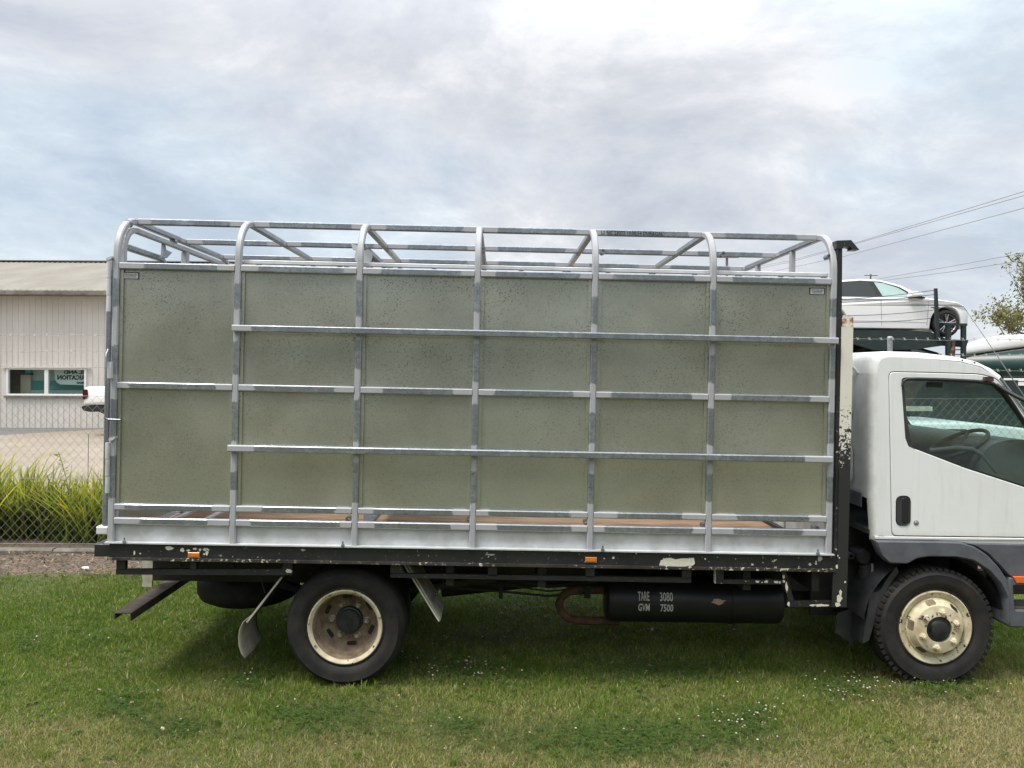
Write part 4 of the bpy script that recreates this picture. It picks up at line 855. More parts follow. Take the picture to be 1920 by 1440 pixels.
for k in range(10):
    structure('kerb', MB().rbox(-14 + k * 3.0 + .006, -14 + k * 3.0 + 2.994, 9.06, 9.17, -.06, .06 + .004 * (k % 3), .02), t.m, smooth=40)
structure('garden_bed', grid(-14, 16, 9.165, 10.9, 60, 6, lambda x, y: .035 + .02 * noise.noise(Vector((x * 2, y * 2, 9)))), MT['litter'], recalc=False)
def yz_(y): return .012 + max(0, min(y, 25) - 11) * .018
t = NT('concrete_yard'); c = t.mix(t.ramp(t.noise(.9, 6, 0.6, t.pos), [(0.35, 0.0), (0.68, 1.0)]), (0.24, 0.20, 0.155), (0.29, 0.25, 0.20)); t.set(col=c, rough=0.9)
structure('yard', grid(-60, 70, 10.9, 80, 2, 40, lambda x, y: yz_(y)), t.m, recalc=False)
t = NT('grey_ground_strip'); t.set(col=t.mix(t.noise(3, 6, 0.6, t.pos), (0.10, 0.098, 0.096), (0.17, 0.165, 0.16)), rough=0.9)
def gp(px, py):
    a, b = 11.0, 40.0
    for _ in range(50):
        m = (a + b) / 2; q = P(px, py, m)
        if q.z > yz_(m): a = m
        else: b = m
    return P(px, py, a)
ga, gb = gp(-20, 817), gp(205, 804); d = (gb - ga); g0 = ga - d * 1.2; g1 = ga + d * ((25.3 - ga.y) / d.y)
structure('ground_strip', MB().add([(g0.x, g0.y, yz_(g0.y) + .006), (g1.x, 25.3, yz_(25.3) + .006), (g0.x, 25.3, yz_(25.3) + .006)], [(0, 1, 2)]), t.m, recalc=False)  # flat grey wedge along the shed base, narrowing to the right

# ------------------------------------------------------------------ shed
YS = 25.0; sx0, sx1 = -27.0, -6.5
ez = P(100, 546, YS).z; rz = P(100, 491.5, YS + 6).z; bz = yz_(YS) - .02
shed = thing('metal_shed', 'long pale beige ribbed metal shed with a low pitched roof behind the fence', 'shed', ((sx0 + sx1) / 2, YS + 3, bz))
wa, wb = P(13, 690, YS), P(163, 742.5, YS); wx0, wx1, wz1, wz0 = wa.x, wb.x, wa.z, wb.z
def ribwall(x0, x1, z0, z1, y):
    m = MB(); n = max(1, round((x1 - x0) / .178)); p = (x1 - x0) / n; xs = []
    for k in range(n):
        a = x0 + k * p; xs += [(a, 0), (a + p - .045, 0), (a + p - .033, -.018), (a + p - .012, -.018)]
    xs.append((x1, 0)); b = len(xs)
    return m.add([(x, y + o, z0) for x, o in xs] + [(x, y + o, z1) for x, o in xs], [(i, i + 1, b + i + 1, b + i) for i in range(b - 1)])
for (x0, x1, z0, z1) in ((sx0, wx0, bz, ez), (wx1, sx1, bz, ez), (wx0, wx1, bz, wz0), (wx0, wx1, wz1, ez)):
    obj('wall_sheet', ribwall(x0, x1, z0, z1, YS), MT['shedwall'], shed, recalc=False)
for x in (sx0, sx1): obj('end_wall', MB().add([(x, YS, bz), (x, YS + 12, bz), (x, YS + 12, ez), (x, YS + 6, rz), (x, YS, ez)], [(0, 1, 2, 3, 4)]), MT['shedwall'], shed, recalc=False)
m = MB(); nr = 110
for k in range(nr):
    a = sx0 - .4 + (sx1 - sx0 + .8) * k / nr; b = sx0 - .4 + (sx1 - sx0 + .8) * (k + 1) / nr; mid = (a + b) / 2
    m.add([(a, YS - .45, ez - .02), (mid, YS - .45, ez + .0), (b, YS - .45, ez - .02), (a, YS + 6, rz), (mid, YS + 6, rz + .02), (b, YS + 6, rz)], [(0, 1, 4, 3), (1, 2, 5, 4)])
m.add([(sx0 - .4, YS + 6, rz), (sx1 + .4, YS + 6, rz), (sx1 + .4, YS + 12.4, ez), (sx0 - .4, YS + 12.4, ez)], [(0, 1, 2, 3)])
obj('roof', m, MT['shedroof'], shed, recalc=False)
obj('ridge_cap', MB().box(sx0 - .4, sx1 + .4, YS + 5.8, YS + 6.2, rz + .015, rz + .05), MT['shedroof'], shed)
obj('gutter', MB().rbox(sx0 - .4, sx1 + .4, YS - .56, YS - .44, ez - .17, ez - .02, .02), MT['gutter'], shed)
obj('soffit', MB().box(sx0, sx1, YS - .43, YS - .03, ez - .16, ez - .13), MT['gutter'], shed)
wf = obj('window', MB().plate([(wx0, wz0), (wx1, wz0), (wx1, wz1), (wx0, wz1)], [[(wx0 + .07, wz0 + .06), (wx1 - .07, wz0 + .06), (wx1 - .07, wz1 - .05), (wx0 + .07, wz1 - .05)]], YS - .05, YS + .05, .01), MT['frame'], shed)
xm = P(88, 715, YS).x
obj('mullion', MB().box(xm - .055, xm + .055, YS - .045, YS + .04, wz0 + .061, wz1 - .051), MT['frame'], wf)
obj('sill_drip', MB().box(wx0 - .05, wx1 + .05, YS - .08, YS - .02, wz0 - .06, wz0 - .002), MT['gutter'], wf)
obj('head_flashing', MB().box(wx0 - .12, wx1 + .12, YS - .09, YS - .02, wz1 + .002, wz1 + .03), MT['shedwall'], wf)
for a, b in ((wx0 + .07, xm - .056), (xm + .056, wx1 - .07)): obj('pane', MB().add([(a, YS + .01, wz0 + .06), (b, YS + .01, wz0 + .06), (b, YS + .01, wz1 - .05), (a, YS + .01, wz1 - .05)], [(0, 1, 2, 3)]), MT['pane'], wf, recalc=False)
def wx(px, Y): return P(px, 715, Y).x
def wz(py, Y): return P(90, py, Y).z
Yi = YS + .35
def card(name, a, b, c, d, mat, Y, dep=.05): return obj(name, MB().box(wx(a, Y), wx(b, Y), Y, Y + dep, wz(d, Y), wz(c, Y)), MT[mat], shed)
card('back_wall', 8, 175, 685, 750, 'officedark', Yi + .4); card('partition', 57, 172, 685, 750, 'office', Yi + .25)  # window contents coloured paler to include the brightness reflected in the glass
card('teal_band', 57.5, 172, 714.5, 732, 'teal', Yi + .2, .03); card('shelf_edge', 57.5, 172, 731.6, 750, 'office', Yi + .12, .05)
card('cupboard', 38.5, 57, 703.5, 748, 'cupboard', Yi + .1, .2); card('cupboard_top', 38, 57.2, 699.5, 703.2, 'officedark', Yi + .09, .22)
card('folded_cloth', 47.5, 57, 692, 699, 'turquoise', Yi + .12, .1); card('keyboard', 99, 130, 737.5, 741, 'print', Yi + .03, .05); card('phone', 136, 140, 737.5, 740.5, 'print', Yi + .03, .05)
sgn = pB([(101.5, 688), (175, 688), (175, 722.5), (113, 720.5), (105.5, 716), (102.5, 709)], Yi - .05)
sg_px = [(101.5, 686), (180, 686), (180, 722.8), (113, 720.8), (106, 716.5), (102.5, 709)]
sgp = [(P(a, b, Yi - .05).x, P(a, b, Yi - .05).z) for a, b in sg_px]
sb = obj('sign_reflection', MB().prism(sgp, Yi - .05, Yi - .03), MT['signrefl'], shed)  # reflection of a sign across the road, modelled as a board behind the glass
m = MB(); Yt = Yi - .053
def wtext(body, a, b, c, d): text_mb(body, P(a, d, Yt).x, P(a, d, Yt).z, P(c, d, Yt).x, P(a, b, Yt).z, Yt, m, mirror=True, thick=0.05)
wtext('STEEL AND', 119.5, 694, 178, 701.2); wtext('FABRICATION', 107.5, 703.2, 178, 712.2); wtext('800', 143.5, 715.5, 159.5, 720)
obj('lettering', m, MT['print'], sb)  # reversed words of the reflected sign, set as geometry behind the pane

# ------------------------------------------------------------------ pickup behind the crate
YU = 22.4; gu = yz_(YU)
pk = thing('pickup', 'white pickup with dark red tail lamp and black bumper, nose hidden behind the crate', 'pickup', (-8.2, YU + .95, gu))
def pU(pts, Y=YU): return [(P(a, b, Y).x, P(a, b, Y).z) for a, b in pts]
def wU(poly, y0, y1, d=.04): return MB().wrap(poly + [poly[0]], [(y0, d), (y0 + .03, d * .3), (y0 + .08, 0), (y1 - .08, 0), (y1 - .03, d * .3), (y1, d)], 0, len(poly))
x0 = P(156, 740, YU).x; zt = P(160, 725, YU).z; zb2 = P(160, 759.5, YU).z
tub = rounded([(x0, zb2), (x0 + 5.4, zb2), (x0 + 5.4, zt - .12), (x0 + 3.9, zt - .02), (x0 + 3.6, zt), (x0 + .06, zt), (x0 - .01, zt - .1)], .05)
def shell(name, poly, y0, y1, mat, par, d=.05, cap=True, sm=40):
    m = MB(); n = len(poly); rr = [(y0, d), (y0 + d * .5, d * .3), (y0 + d * 1.3, 0), (y1 - d * 1.3, 0), (y1 - d * .5, d * .3), (y1, d)]
    vs = []
    for y, dd in rr: vs += [(a, y, b) for a, b in (inset(poly, dd) if dd else poly)]
    m.add(vs, [(k * n + j, k * n + (j + 1) % n, (k + 1) * n + (j + 1) % n, (k + 1) * n + j) for k in range(len(rr) - 1) for j in range(n)] + [tuple(range(n)), tuple(range(6 * n - 1, 5 * n - 1, -1))])
    return obj(name, m, MT[mat], par, smooth=sm)
shell('body', tub, YU, YU + 1.9, 'carwhite', pk)
cabp = rounded([(x0 + 1.75, zt - .05), (x0 + 1.95, zt + .5), (x0 + 3.1, zt + .55), (x0 + 3.95, zt - .05)], .08)
shell('cabin', cabp, YU + .1, YU + 1.8, 'darkglass', pk, .12)
tl = pU(rounded([(155.5, 730), (164.5, 730), (165.5, 742), (163.5, 747), (158, 749.5), (155.5, 749)], 2))
obj('tail_lamp', MB().prism(tl, YU - .012, YU + .1), MT['red'], pk)
bu = pU(rounded([(151.5, 763), (156, 760.5), (197, 760), (215, 765), (215, 780), (193, 776), (185, 772), (168, 772.5), (156, 770)], 2))
obj('bumper', MB().prism(bu, YU + .02, YU + 1.88), MT['seal'], pk)
for dx in (1.05, 4.5):
    for yy in (YU + .12, YU + 1.78):
        wv = obj('wheel', MB().lathe([(.24, -.10), (.33, -.12), (.385, -.08), (.385, .08), (.33, .12), (.24, .10)], (x0 + dx, yy, gu + .385), 32), MT['rubber'], pk, smooth=40)
        obj('rim', MB().lathe([(.24, -.10), (.2, -.06), (.05, -.09), (0, -.09)], (x0 + dx, yy, gu + .385), 20), MT['alloy'], wv, smooth=30)
obj('underbody', MB().box(x0 + .5, x0 + 5.0, YU + .25, YU + 1.65, gu + .3, zb2 + .1), MT['chassis'], pk)

# ------------------------------------------------------------------ chain link fence
YN = 9.28; fx0, fx1 = -8.0, 11.5
fence = thing('chain_link_fence', 'chain link fence with three barbed strands and round-capped pipe posts behind the truck', 'fence', (1.7, YN, .05))
def fz(py, px=100): return P(px, py, YN).z
mtop = 1.78; p_ = .1035; m = MB(); ht = mtop - .06; n = int((fx1 - fx0 + ht) / p_)
def ribbon(a, b, r=.0017):
    a, b = Vector(a), Vector(b); d = (b - a).normalized(); u = Vector((0, 1, 0)); v = d.cross(u) * r; vs = []
    for q in (a, b):
        for k in range(3): an = 2 * math.pi * k / 3; vs.append(q + v * math.cos(an) + u * r * math.sin(an))
    return vs
for k in range(n):
    for sgn_ in (1, -1):
        x = fx0 - ht + k * p_ if sgn_ == 1 else fx0 + k * p_
        xa, za, xb, zb3 = (x, .06, x + ht * .92, mtop) if sgn_ == 1 else (x, .06, x - ht * .92, mtop)
        if min(xa, xb) > fx1 or max(xa, xb) < fx0: continue
        yy = YN + .004 * sgn_
        # three pieces, sagging a little, so the mesh is not ruler straight
        pts = [Vector((xa + (xb - xa) * u, yy, za + (zb3 - za) * u + .006 * math.sin(7 * u + x * 3))) for u in (0, .33, .66, 1)]
        for a, b in zip(pts[:-1], pts[1:]): m.add(ribbon(a, b), [(0, 1, 4, 3), (1, 2, 5, 4), (2, 0, 3, 5)])
obj('mesh_panel', m, MT['wire'], fence, recalc=False)
for x in (-7.2, -4.25, -1.3, 1.65, P(1671, 640, YN).x, 7.5, 10.4):
    zt_ = P(1671, 630, YN).z
    obj('post', MB().tube([(x, YN + .03, -.1), (x, YN + .03, zt_ - .02)], .030, 14).lathe([(.032, zt_ - .03), (.031, zt_ - .012), (.022, zt_ - .002), (0, zt_)], (x, YN + .03, 0), 14, 'Z'), MT['post'], fence, smooth=50)
for py in (628, 658, 687):
    z = fz(py); m = MB(); pts = [(fx0 + (fx1 - fx0) * k / 60, YN + .0, z + .008 * math.sin(k * .9 + py) - .004 * (k % 3)) for k in range(61)]
    m.tube(pts, .0022, 5)
    x = fx0 + .05
    while x < fx1:
        for s2 in (-1, 1): m.tube([(x - .012, YN - .012 * s2, z - .016 * s2), (x + .012, YN + .012 * s2, z + .016 * s2)], .003, 4)
        x += .138
    obj('barbed_wire', m, MT['wire'], fence)
for z in (mtop, .83, .08): obj('line_wire', MB().tube([(fx0 + (fx1 - fx0) * k / 20, YN, z + .003 * math.sin(k)) for k in range(21)], .0024, 5), MT['wire'], fence)

# ------------------------------------------------------------------ car carrier with cars
YK = 19.4
def pc(pts, Y=YK): return [(P(a, b, Y).x, P(a, b, Y).z) for a, b in pts]
kx0, kx1 = P(1120, 640, YK).x, P(1812, 640, YK).x
car_g = yz_(20)
carrier = thing('car_carrier', 'dark green two-deck car carrier trailer standing beyond the fence behind the cab', 'trailer', ((kx0 + kx1) / 2, YK + 1.2, car_g))
top = pc([(1120, 622), (1600, 621), (1640, 619), (1745, 622), (1775, 636), (1816, 637.5), (1812, 651), (1768, 648), (1720, 655), (1640, 657), (1600, 645), (1120, 646)])
for yy in (YK, YK + 2.3): obj('upper_rail', MB().prism(top, yy, yy + .12), MT['green'], carrier)
obj('upper_deck', MB().box(kx0, P(1745, 640, YK).x, YK + .13, YK + 2.29, P(1700, 628, YK).z - .02, P(1700, 628, YK).z + .02), MT['green'], carrier)
obj('deck_keel', MB().prism(pc([(1648, 646), (1726, 644), (1716, 660), (1654, 660)], YK + .9), YK + .9, YK + 1.6), MT['chassis'], carrier)
obj('handrail_post', MB().prism(pc([(1750.5, 541), (1755.5, 541), (1760, 636), (1753, 636)]), YK - .06, YK), MT['green'], carrier)
for a, b in ((1769, 1777), (1797.5, 1805)): obj('frame_post', MB().prism(pc([(a, 607), (b, 607), (b - .5, 700), (a, 700)]), YK - .16, YK - .07), MT['green'], carrier)
obj('frame_head', MB().prism(pc([(1767, 606), (1806, 607.5), (1806, 611.5), (1767, 610.5)]), YK - .18, YK - .05), MT['green'], carrier)
for py in (655, 664, 672): obj('ladder_rung', MB().prism(pc([(1777, py), (1797.5, py), (1797.5, py + 1.8), (1777, py + 1.8)]), YK - .14, YK - .1), MT['green'], carrier)
obj('tie_chain', MB().tube([P(a, b, YK - .1) for a, b in ((1786, 640), (1787, 650), (1784, 657), (1786, 680))], [.06, .05, .09, .03], 8), MT['rust'], carrier)
for a, b, c_, d_ in ((1560, 562, 1753, 544), (1560, 568, 1753, 552), (1580, 592, 1753, 581), (1588, 604, 1745, 597)):
    pp = [P(a + (c_ - a) * k / 12, b + (d_ - b) * k / 12 + 2.5 * math.sin(math.pi * k / 12), YK - .02) for k in range(13)]
    obj('guard_rope', MB().tube(pp, .009, 5), MT['trim'], carrier)
for xx in (kx0 + .3, kx0 + 3.2): obj('deck_prop', MB().box(xx, xx + .14, YK, YK + .14, car_g + .5, P(1600, 646, YK).z), MT['green'], carrier)
lowz = car_g + 1.0
obj('lower_rail', MB().prism([(kx0, lowz - .45), (kx1 - .4, lowz - .45), (kx1 + .3, lowz - .2), (kx1 + .3, lowz), (kx0, lowz)], YK, YK + .12).prism([(kx0, lowz - .45), (kx1 - .4, lowz - .45), (kx1 + .3, lowz - .2), (kx1 + .3, lowz), (kx0, lowz)], YK + 2.3, YK + 2.42), MT['green'], carrier)
obj('lower_deck', MB().box(kx0, kx1, YK + .13, YK + 2.29, lowz - .1, lowz - .05), MT['green'], carrier)
for dx in (1.5, 2.7):
    for yy in (YK + .2, YK + 2.1): obj('wheel', MB().lathe([(.0, -.08), (.28, -.1), (.42, -.14), (.50, -.1), (.50, .1), (.42, .14), (0, .1)], (kx0 + dx, yy, car_g + .5), 28), MT['rubber'], carrier, smooth=40)
obj('side_skirt', MB().box(P(1640, 700, YK).x, kx1 + 1.3, YK + .02, YK + .08, lowz + .002, P(1700, 712, YK).z), MT['green'], carrier)

def sedan(name, label, fx, fz_, y0, mat, wd=1.85):
    """saloon car facing +x; fx, fz_ = centre of its front wheel"""
    r = thing(name, label, 'car', (fx - 1.4, y0 + wd / 2, fz_ - .335)); R_ = .335; g = fz_ - R_
    F = lambda pts: [(fx + a, g + b) for a, b in pts]
    arch = lambda cx: [(cx + .40 * math.cos(a), .335 + .40 * math.sin(a)) for a in [math.pi - math.pi * k / 12 for k in range(13)]]
    low = [(-3.70, .32)] + [(-2.875 - .40, .22)] + arch(-2.875) + [(-2.475, .20), (-.42, .18)] + arch(0) + [(.42, .20), (.60, .24), (.74, .36), (.78, .55), (.75, .68), (.60, .79), (.30, .875), (-.30, .945), (-.62, .985), (-1.6, .975), (-2.6, .97), (-3.3, .99), (-3.72, 1.02), (-3.80, .95), (-3.82, .6)]
    lp_ = F(low); m = MB(); n = len(lp_)
    rr = [(0, .03), (.02, .012), (.06, 0), (wd - .06, 0), (wd - .02, .012), (wd, .03)]; vs = []
    for y, dd in rr:
        for (a, b) in (inset(lp_, dd) if dd else lp_):
            nose = max(0, a - fx - .15); tail = max(0, fx - 3.2 - a)
            k = .75 * nose ** 1.35 + .25 * tail ** 1.6
            vs.append((a, y0 + (y + k if y < wd / 2 else y - k), b))
    fs = [(k * n + j, k * n + (j + 1) % n, (k + 1) * n + (j + 1) % n, (k + 1) * n + j) for k in range(5) for j in range(n)]
    for base in (0, 5 * n):
        tri = tessellate_polygon([[Vector((a, b, 0)) for a, b in lp_]]); fs += [tuple(base + i for i in q) for q in tri]
    m.add(vs, fs); body = obj('body', m, MT[mat], r, smooth=35)
    # greenhouse: roof and pillars, glass leaning in
    top_ = [(-.52, .975), (-1.05, 1.27), (-1.55, 1.415), (-2.05, 1.44), (-2.55, 1.40), (-3.05, 1.25), (-3.45, 1.05), (-3.55, 1.0)]
    tp = F(top_); m = MB(); vs = []
    cols = [(.26, 0), (.34, .012), (.6, .03), (wd / 2, .035), (wd - .6, .03), (wd - .34, .012), (wd - .26, 0)]
    for y, up in cols:
        for i, (a, b) in enumerate(tp):
            e = (b - tp[0][1]) / .465; yy = y if 0 < i < 7 else y
            edge = .09 * (1 - e); yv = y - edge if y < wd / 2 - .01 else (y + edge if y > wd / 2 + .01 else y)
            vs.append((a, y0 + yv, b + up))
    k8 = len(tp); fs = [(c_ * k8 + i, c_ * k8 + i + 1, (c_ + 1) * k8 + i + 1, (c_ + 1) * k8 + i) for c_ in range(len(cols) - 1) for i in range(k8 - 1)]
    roof_f = [q for j, q in enumerate(fs) if 2 <= j % (k8 - 1) <= 4]; ws = [q for j, q in enumerate(fs) if j % (k8 - 1) < 2]; bs = [q for j, q in enumerate(fs) if j % (k8 - 1) > 4]
    for nm, ff, mm_ in (('roof', roof_f, mat), ('windscreen', ws, 'mintglass'), ('rear_screen', bs, 'darkglass')): obj(nm, MB().add(vs, ff), MT[mm_], r, smooth=60)
    def leanquad(pts, off):
        q = []
        for a, b in pts:
            e = (b - .975) / .465; q.append((fx + a, y0 + .07 + .19 * e + off, g + b))
        return q
    for nm, pts, off, mm_ in (('side_frame', [(-.50, .97), (-1.05, 1.285), (-1.55, 1.43), (-2.05, 1.455), (-2.55, 1.415), (-3.05, 1.265), (-3.55, .98)], 0, mat),
                              ('window_surround', [(-.68, .98), (-1.10, 1.25), (-1.55, 1.385), (-2.05, 1.41), (-2.5, 1.375), (-2.9, 1.25), (-3.25, 1.0)], -.006, 'seal'),
                              ('front_window', [(-.80, .99), (-1.14, 1.22), (-1.50, 1.345), (-1.72, 1.37), (-1.56, .99)], -.012, 'mintglass'),
                              ('rear_window', [(-1.70, .99), (-1.86, 1.375), (-2.05, 1.385), (-2.48, 1.35), (-2.85, 1.235), (-3.1, 1.01)], -.012, 'darkglass')):
        q = leanquad(pts, off); obj(nm, MB().extrude(q, (0, .004, 0)), MT[mm_], r)
    for cx in (0, -2.875):
        for yy in (.10, wd - .10):
            w_ = obj('wheel', MB().lathe([(.225, -.09), (.27, -.105), (.32, -.085), (.335, -.05), (.335, .05), (.32, .085), (.25, .1)], (fx + cx, y0 + yy, fz_), 40), MT['rubber'], r, smooth=40)
            m = MB()
            for k in range(5):
                for da in (-.16, .16):
                    an = 2 * math.pi * k / 5 + .3; m.tube([(fx + cx + .04 * math.cos(an), y0 + yy - .085, fz_ + .04 * math.sin(an)), (fx + cx + .23 * math.cos(an + da), y0 + yy - .092, fz_ + .23 * math.sin(an + da))], .013, 6)
            m.lathe([(.228, -.09), (.235, -.098), (.218, -.08)], (fx + cx, y0 + yy, fz_), 32); m.lathe([(0, -.10), (.04, -.095), (.05, -.08)], (fx + cx, y0 + yy, fz_), 12)
            obj('rim', m, MT['alloy'], w_, smooth=40); obj('brake', MB().lathe([(0, -.055), (.22, -.055)], (fx + cx, y0 + yy, fz_), 24), MT['seal'], w_)
    obj('arch_liner', MB().box(fx - 3.3, fx + .42, y0 + .22, y0 + wd - .22, g + .2, g + .8), MT['seal'], r)
    mr = shell('mirror', rounded(F([(-.98, .975), (-.80, .97), (-.66, .99), (-.66, 1.06), (-.80, 1.115), (-.95, 1.11)]), .03), y0 - .14, y0 + .06, mat, r, .025)
    obj('mirror_base', MB().prism(F([(-.98, .965), (-.60, .94), (-.60, .96), (-.66, .985), (-.98, .975)]), y0 - .12, y0 + .08), MT['seal'], mr)
    for x_ in (-.50, -1.62, -2.62): obj('door_gap', MB().tube([(fx + x_, y0 - .0005, g + .28), (fx + x_ + (.05 if x_ == -.5 else -.02), y0 - .0005, g + .9)], .004, 4), MT['trim'], body)
    obj('side_crease', MB().prism(F([(-2.4, .40), (-.55, .36), (-.52, .375), (-1.4, .43)]), y0 - .008, y0 + .01), MT[mat], body)
    obj('side_vent', MB().prism(F([(-.42, .74), (-.16, .73), (-.22, .70), (-.30, .695)]), y0 - .004, y0 + .02), MT['seal'], body)
    return r
fq = P(1775.5, 606.5, YK + .15)
sedan('white_sedan', 'white four-door saloon riding on the upper deck of the green carrier', fq.x, fq.z, YK + .15, 'carwhite')
fq = P(1790, 712, YK + .15); MT['carblack'] = simple('black_car_paint', (0.012, 0.014, 0.018), None, rough=0.2)
zr = P(1690, 653, YK + .15).z
sedan('dark_sedan', 'dark saloon under the upper deck, only its curved roof showing above the truck cab', fq.x + .72, zr - 1.475 + .335 + .1, YK + .15, 'carblack')

# ------------------------------------------------------------------ green and white lorry at the right edge
YL = 21.2; lx = P(1806, 664, YL).x
lorry = thing('green_lorry', 'dark green high-sided lorry with white roof and white waist stripe at the right edge', 'lorry', (lx, YL, yz_(22)), rot=(0, 0, rad(-31)))
def LL(pts): return [(lx + (P(a, b, YL).x - lx) * .86, P(a, b, YL).z) for a, b in pts]
ex = lx + 8.0
zz1 = lambda py: P(1860, py, YL).z
bodyp = LL([(1806, 672), (1806, 668), (1850, 661), (1920, 652)]) + [(ex, zz1(648)), (ex, zz1(708)), (lx, zz1(708))]
shell('side', rounded(bodyp, .05), YL, YL + 2.4, 'greenpanel', lorry, .06)
roofp = LL([(1806, 667), (1806, 656), (1812, 645), (1835, 637), (1862, 632.5), (1890, 630), (1925, 629)]) + [(ex, zz1(628)), (ex, zz1(648))] + LL([(1920, 651.5), (1850, 660.5)])
shell('roof', roofp, YL - .04, YL + 2.44, 'carwhite', lorry, .06)
obj('waist_stripe', MB().box(lx + .02, ex, YL - .02, YL + 2.42, zz1(722), zz1(708.5)), MT['carwhite'], lorry)
obj('lower_side', MB().box(lx + .02, ex, YL + .01, YL + 2.39, yz_(22) + .5, zz1(722.5)), MT['greenpanel'], lorry)
obj('stripe_seam', MB().box(lx + .02, ex, YL - .03, YL - .021, zz1(714.6), zz1(713.8)), MT['seal'], lorry)
for x in (lx + 1.2, lx + 4.5, lx + 6.5): obj('wheel', MB().lathe([(0, -.1), (.3, -.1), (.44, -.14), (.5, -.1), (.5, .15), (0, .15)], (x, YL + .2, yz_(22) + .5), 28), MT['rubber'], lorry, smooth=40)
# pale ute behind the fence, seen through the cab glass
YW = 12.6; gw = yz_(YW)
ute = thing('pale_ute', 'pale flat-bonnet ute parked just behind the fence, seen through the cab window', 'ute', (P(1800, 800, YW).x, YW + .9, gw))
zu = lambda py: P(1780, py, YW).z; xu = lambda a: P(a, 800, YW).x
shell('body', rounded([(xu(1640), gw + .45), (xu(2000), gw + .45), (xu(2000), zu(812)), (xu(1900), zu(800)), (xu(1830), zu(793)), (xu(1640), zu(793))], .06), YW, YW + 1.8, 'carwhite', ute)
obj('grille_slot', MB().box(xu(1728), xu(1812), YW - .012, YW + .02, zu(812), zu(804.5)), MT['seal'], ute)
shell('cabin', rounded([(xu(1560), zu(795)), (xu(1600), zu(735)), (xu(1660), zu(733)), (xu(1716), zu(795))], .06), YW + .1, YW + 1.7, 'darkglass', ute, .1)
obj('side_rail', MB().box(xu(1700), xu(1806), YW + .9, YW + 1.0, zu(776), zu(767)), MT['cream'], ute)
for a in (1690, 1940): obj('wheel', MB().lathe([(0, -.08), (.2, -.1), (.34, -.1), (.36, .1), (0, .1)], (xu(a), YW + .12, gw + .36), 28), MT['rubber'], ute, smooth=40)

# ------------------------------------------------------------------ power poles and cables
def pole(px, py, Y, label, ct):
    q = P(px, py, Y); r = thing('power_pole', label, 'power pole', (q.x, Y, 0), 'power poles')
    obj('pole', MB().tube([(q.x, Y, -.3), (q.x, Y, q.z)], [.16, .11], 10), MT['pole'], r, smooth=50)
    obj('crossarm', MB().box(q.x - 1.0, q.x + 1.0, Y - .18, Y - .08, q.z - .28, q.z - .16), MT['pole'], r)
    for dx in (-.9, -.45, .45, .9): obj('insulator', MB().lathe([(0, .16), (.05, .15), (.03, .1), (.06, .05), (.03, 0)], (q.x + dx, Y - .13, q.z - .16), 10, 'Z'), MT['frame'], r, smooth=40)
    return q
pole(1363, 478, 70, 'distant timber power pole rising behind the crate roof rails', 4); pole(1632.5, 514, 120, 'far power pole just above the roof of the white saloon', 4)
wlab = ['uppermost power line crossing the sky right of the crate', 'power line just beneath the uppermost one', 'third power line down, passing just under the truck head post bracket', 'higher of the two lines above the white saloon', 'lower of the two lines above the white saloon']
for i, (pts, Y0, Y1) in enumerate((([(1960, 347), (1920, 359), (1612, 453), (1480, 489), (1372, 508)], 32, 70), ([(1960, 354), (1920, 366.5), (1625, 451), (1480, 492), (1372, 512)], 32, 70), ([(1960, 379), (1920, 390), (1585, 480), (1440, 511), (1372, 524)], 32, 70),
        ([(1960, 465), (1920, 474), (1780, 500), (1642, 523.5)], 60, 119), ([(1960, 480), (1920, 488), (1780, 510), (1648, 527)], 60, 119))):
    n = len(pts); pp = []
    for k, (a, b) in enumerate(pts):
        u = (pts[0][0] - a) / (pts[0][0] - pts[-1][0]); Y = 1 / ((1 - u) / Y0 + u / Y1); pp.append(P(a, b, Y))
    tag(obj('power_line', MB().tube(pp, .017 if i < 3 else .032, 5), MT['cable']), wlab[i], 'power line', 'power lines')
# ------------------------------------------------------------------ vegetation
def leafmat(name, cols, sc_=6, trans=.4, rough=.55):
    t = NT(name); f = t.attr('tone'); c = t.ramp(f, cols); c = t.mix(t.math('MULTIPLY', t.noise(sc_, 3, 0.5, t.pos), 0.5), c, t.mix(0.5, c, (0.02, 0.03, 0.01)))
    t.set(col=c, rough=rough, spec=.15); tr = t.n('ShaderNodeBsdfTranslucent'); t.put(tr.inputs[0], c); m = t.n('ShaderNodeMixShader'); m.inputs[0].default_value = trans
    t.t.links.new(t.b.outputs[0], m.inputs[1]); t.t.links.new(tr.outputs[0], m.inputs[2]); t.t.links.new(m.outputs[0], t.out.inputs[0]); return t.m
def np_mesh(name, V, F, mat, tone=None, parent=None, smooth=False):
    """triangles from numpy arrays, fast"""
    me = bpy.data.meshes.new(name); nv, nf = len(V), len(F); me.vertices.add(nv); me.vertices.foreach_set('co', np.asarray(V, dtype=np.float32).ravel())
    me.loops.add(nf * 3); me.loops.foreach_set('vertex_index', np.asarray(F, dtype=np.int32).ravel()); me.polygons.add(nf)
    me.polygons.foreach_set('loop_start', np.arange(0, nf * 3, 3, dtype=np.int32)); me.update(calc_edges=True)
    if tone is not None: at = me.attributes.new('tone', 'FLOAT', 'POINT'); at.data.foreach_set('value', np.asarray(tone, dtype=np.float32))
    me.materials.append(mat); o = bpy.data.objects.new(name, me); COL.objects.link(o)
    if smooth: me.polygons.foreach_set('use_smooth', np.ones(nf, dtype=bool))
    if parent: o.parent = parent; OFF[o.name] = OFF[parent.name]
    return o
rng = np.random.default_rng(5)
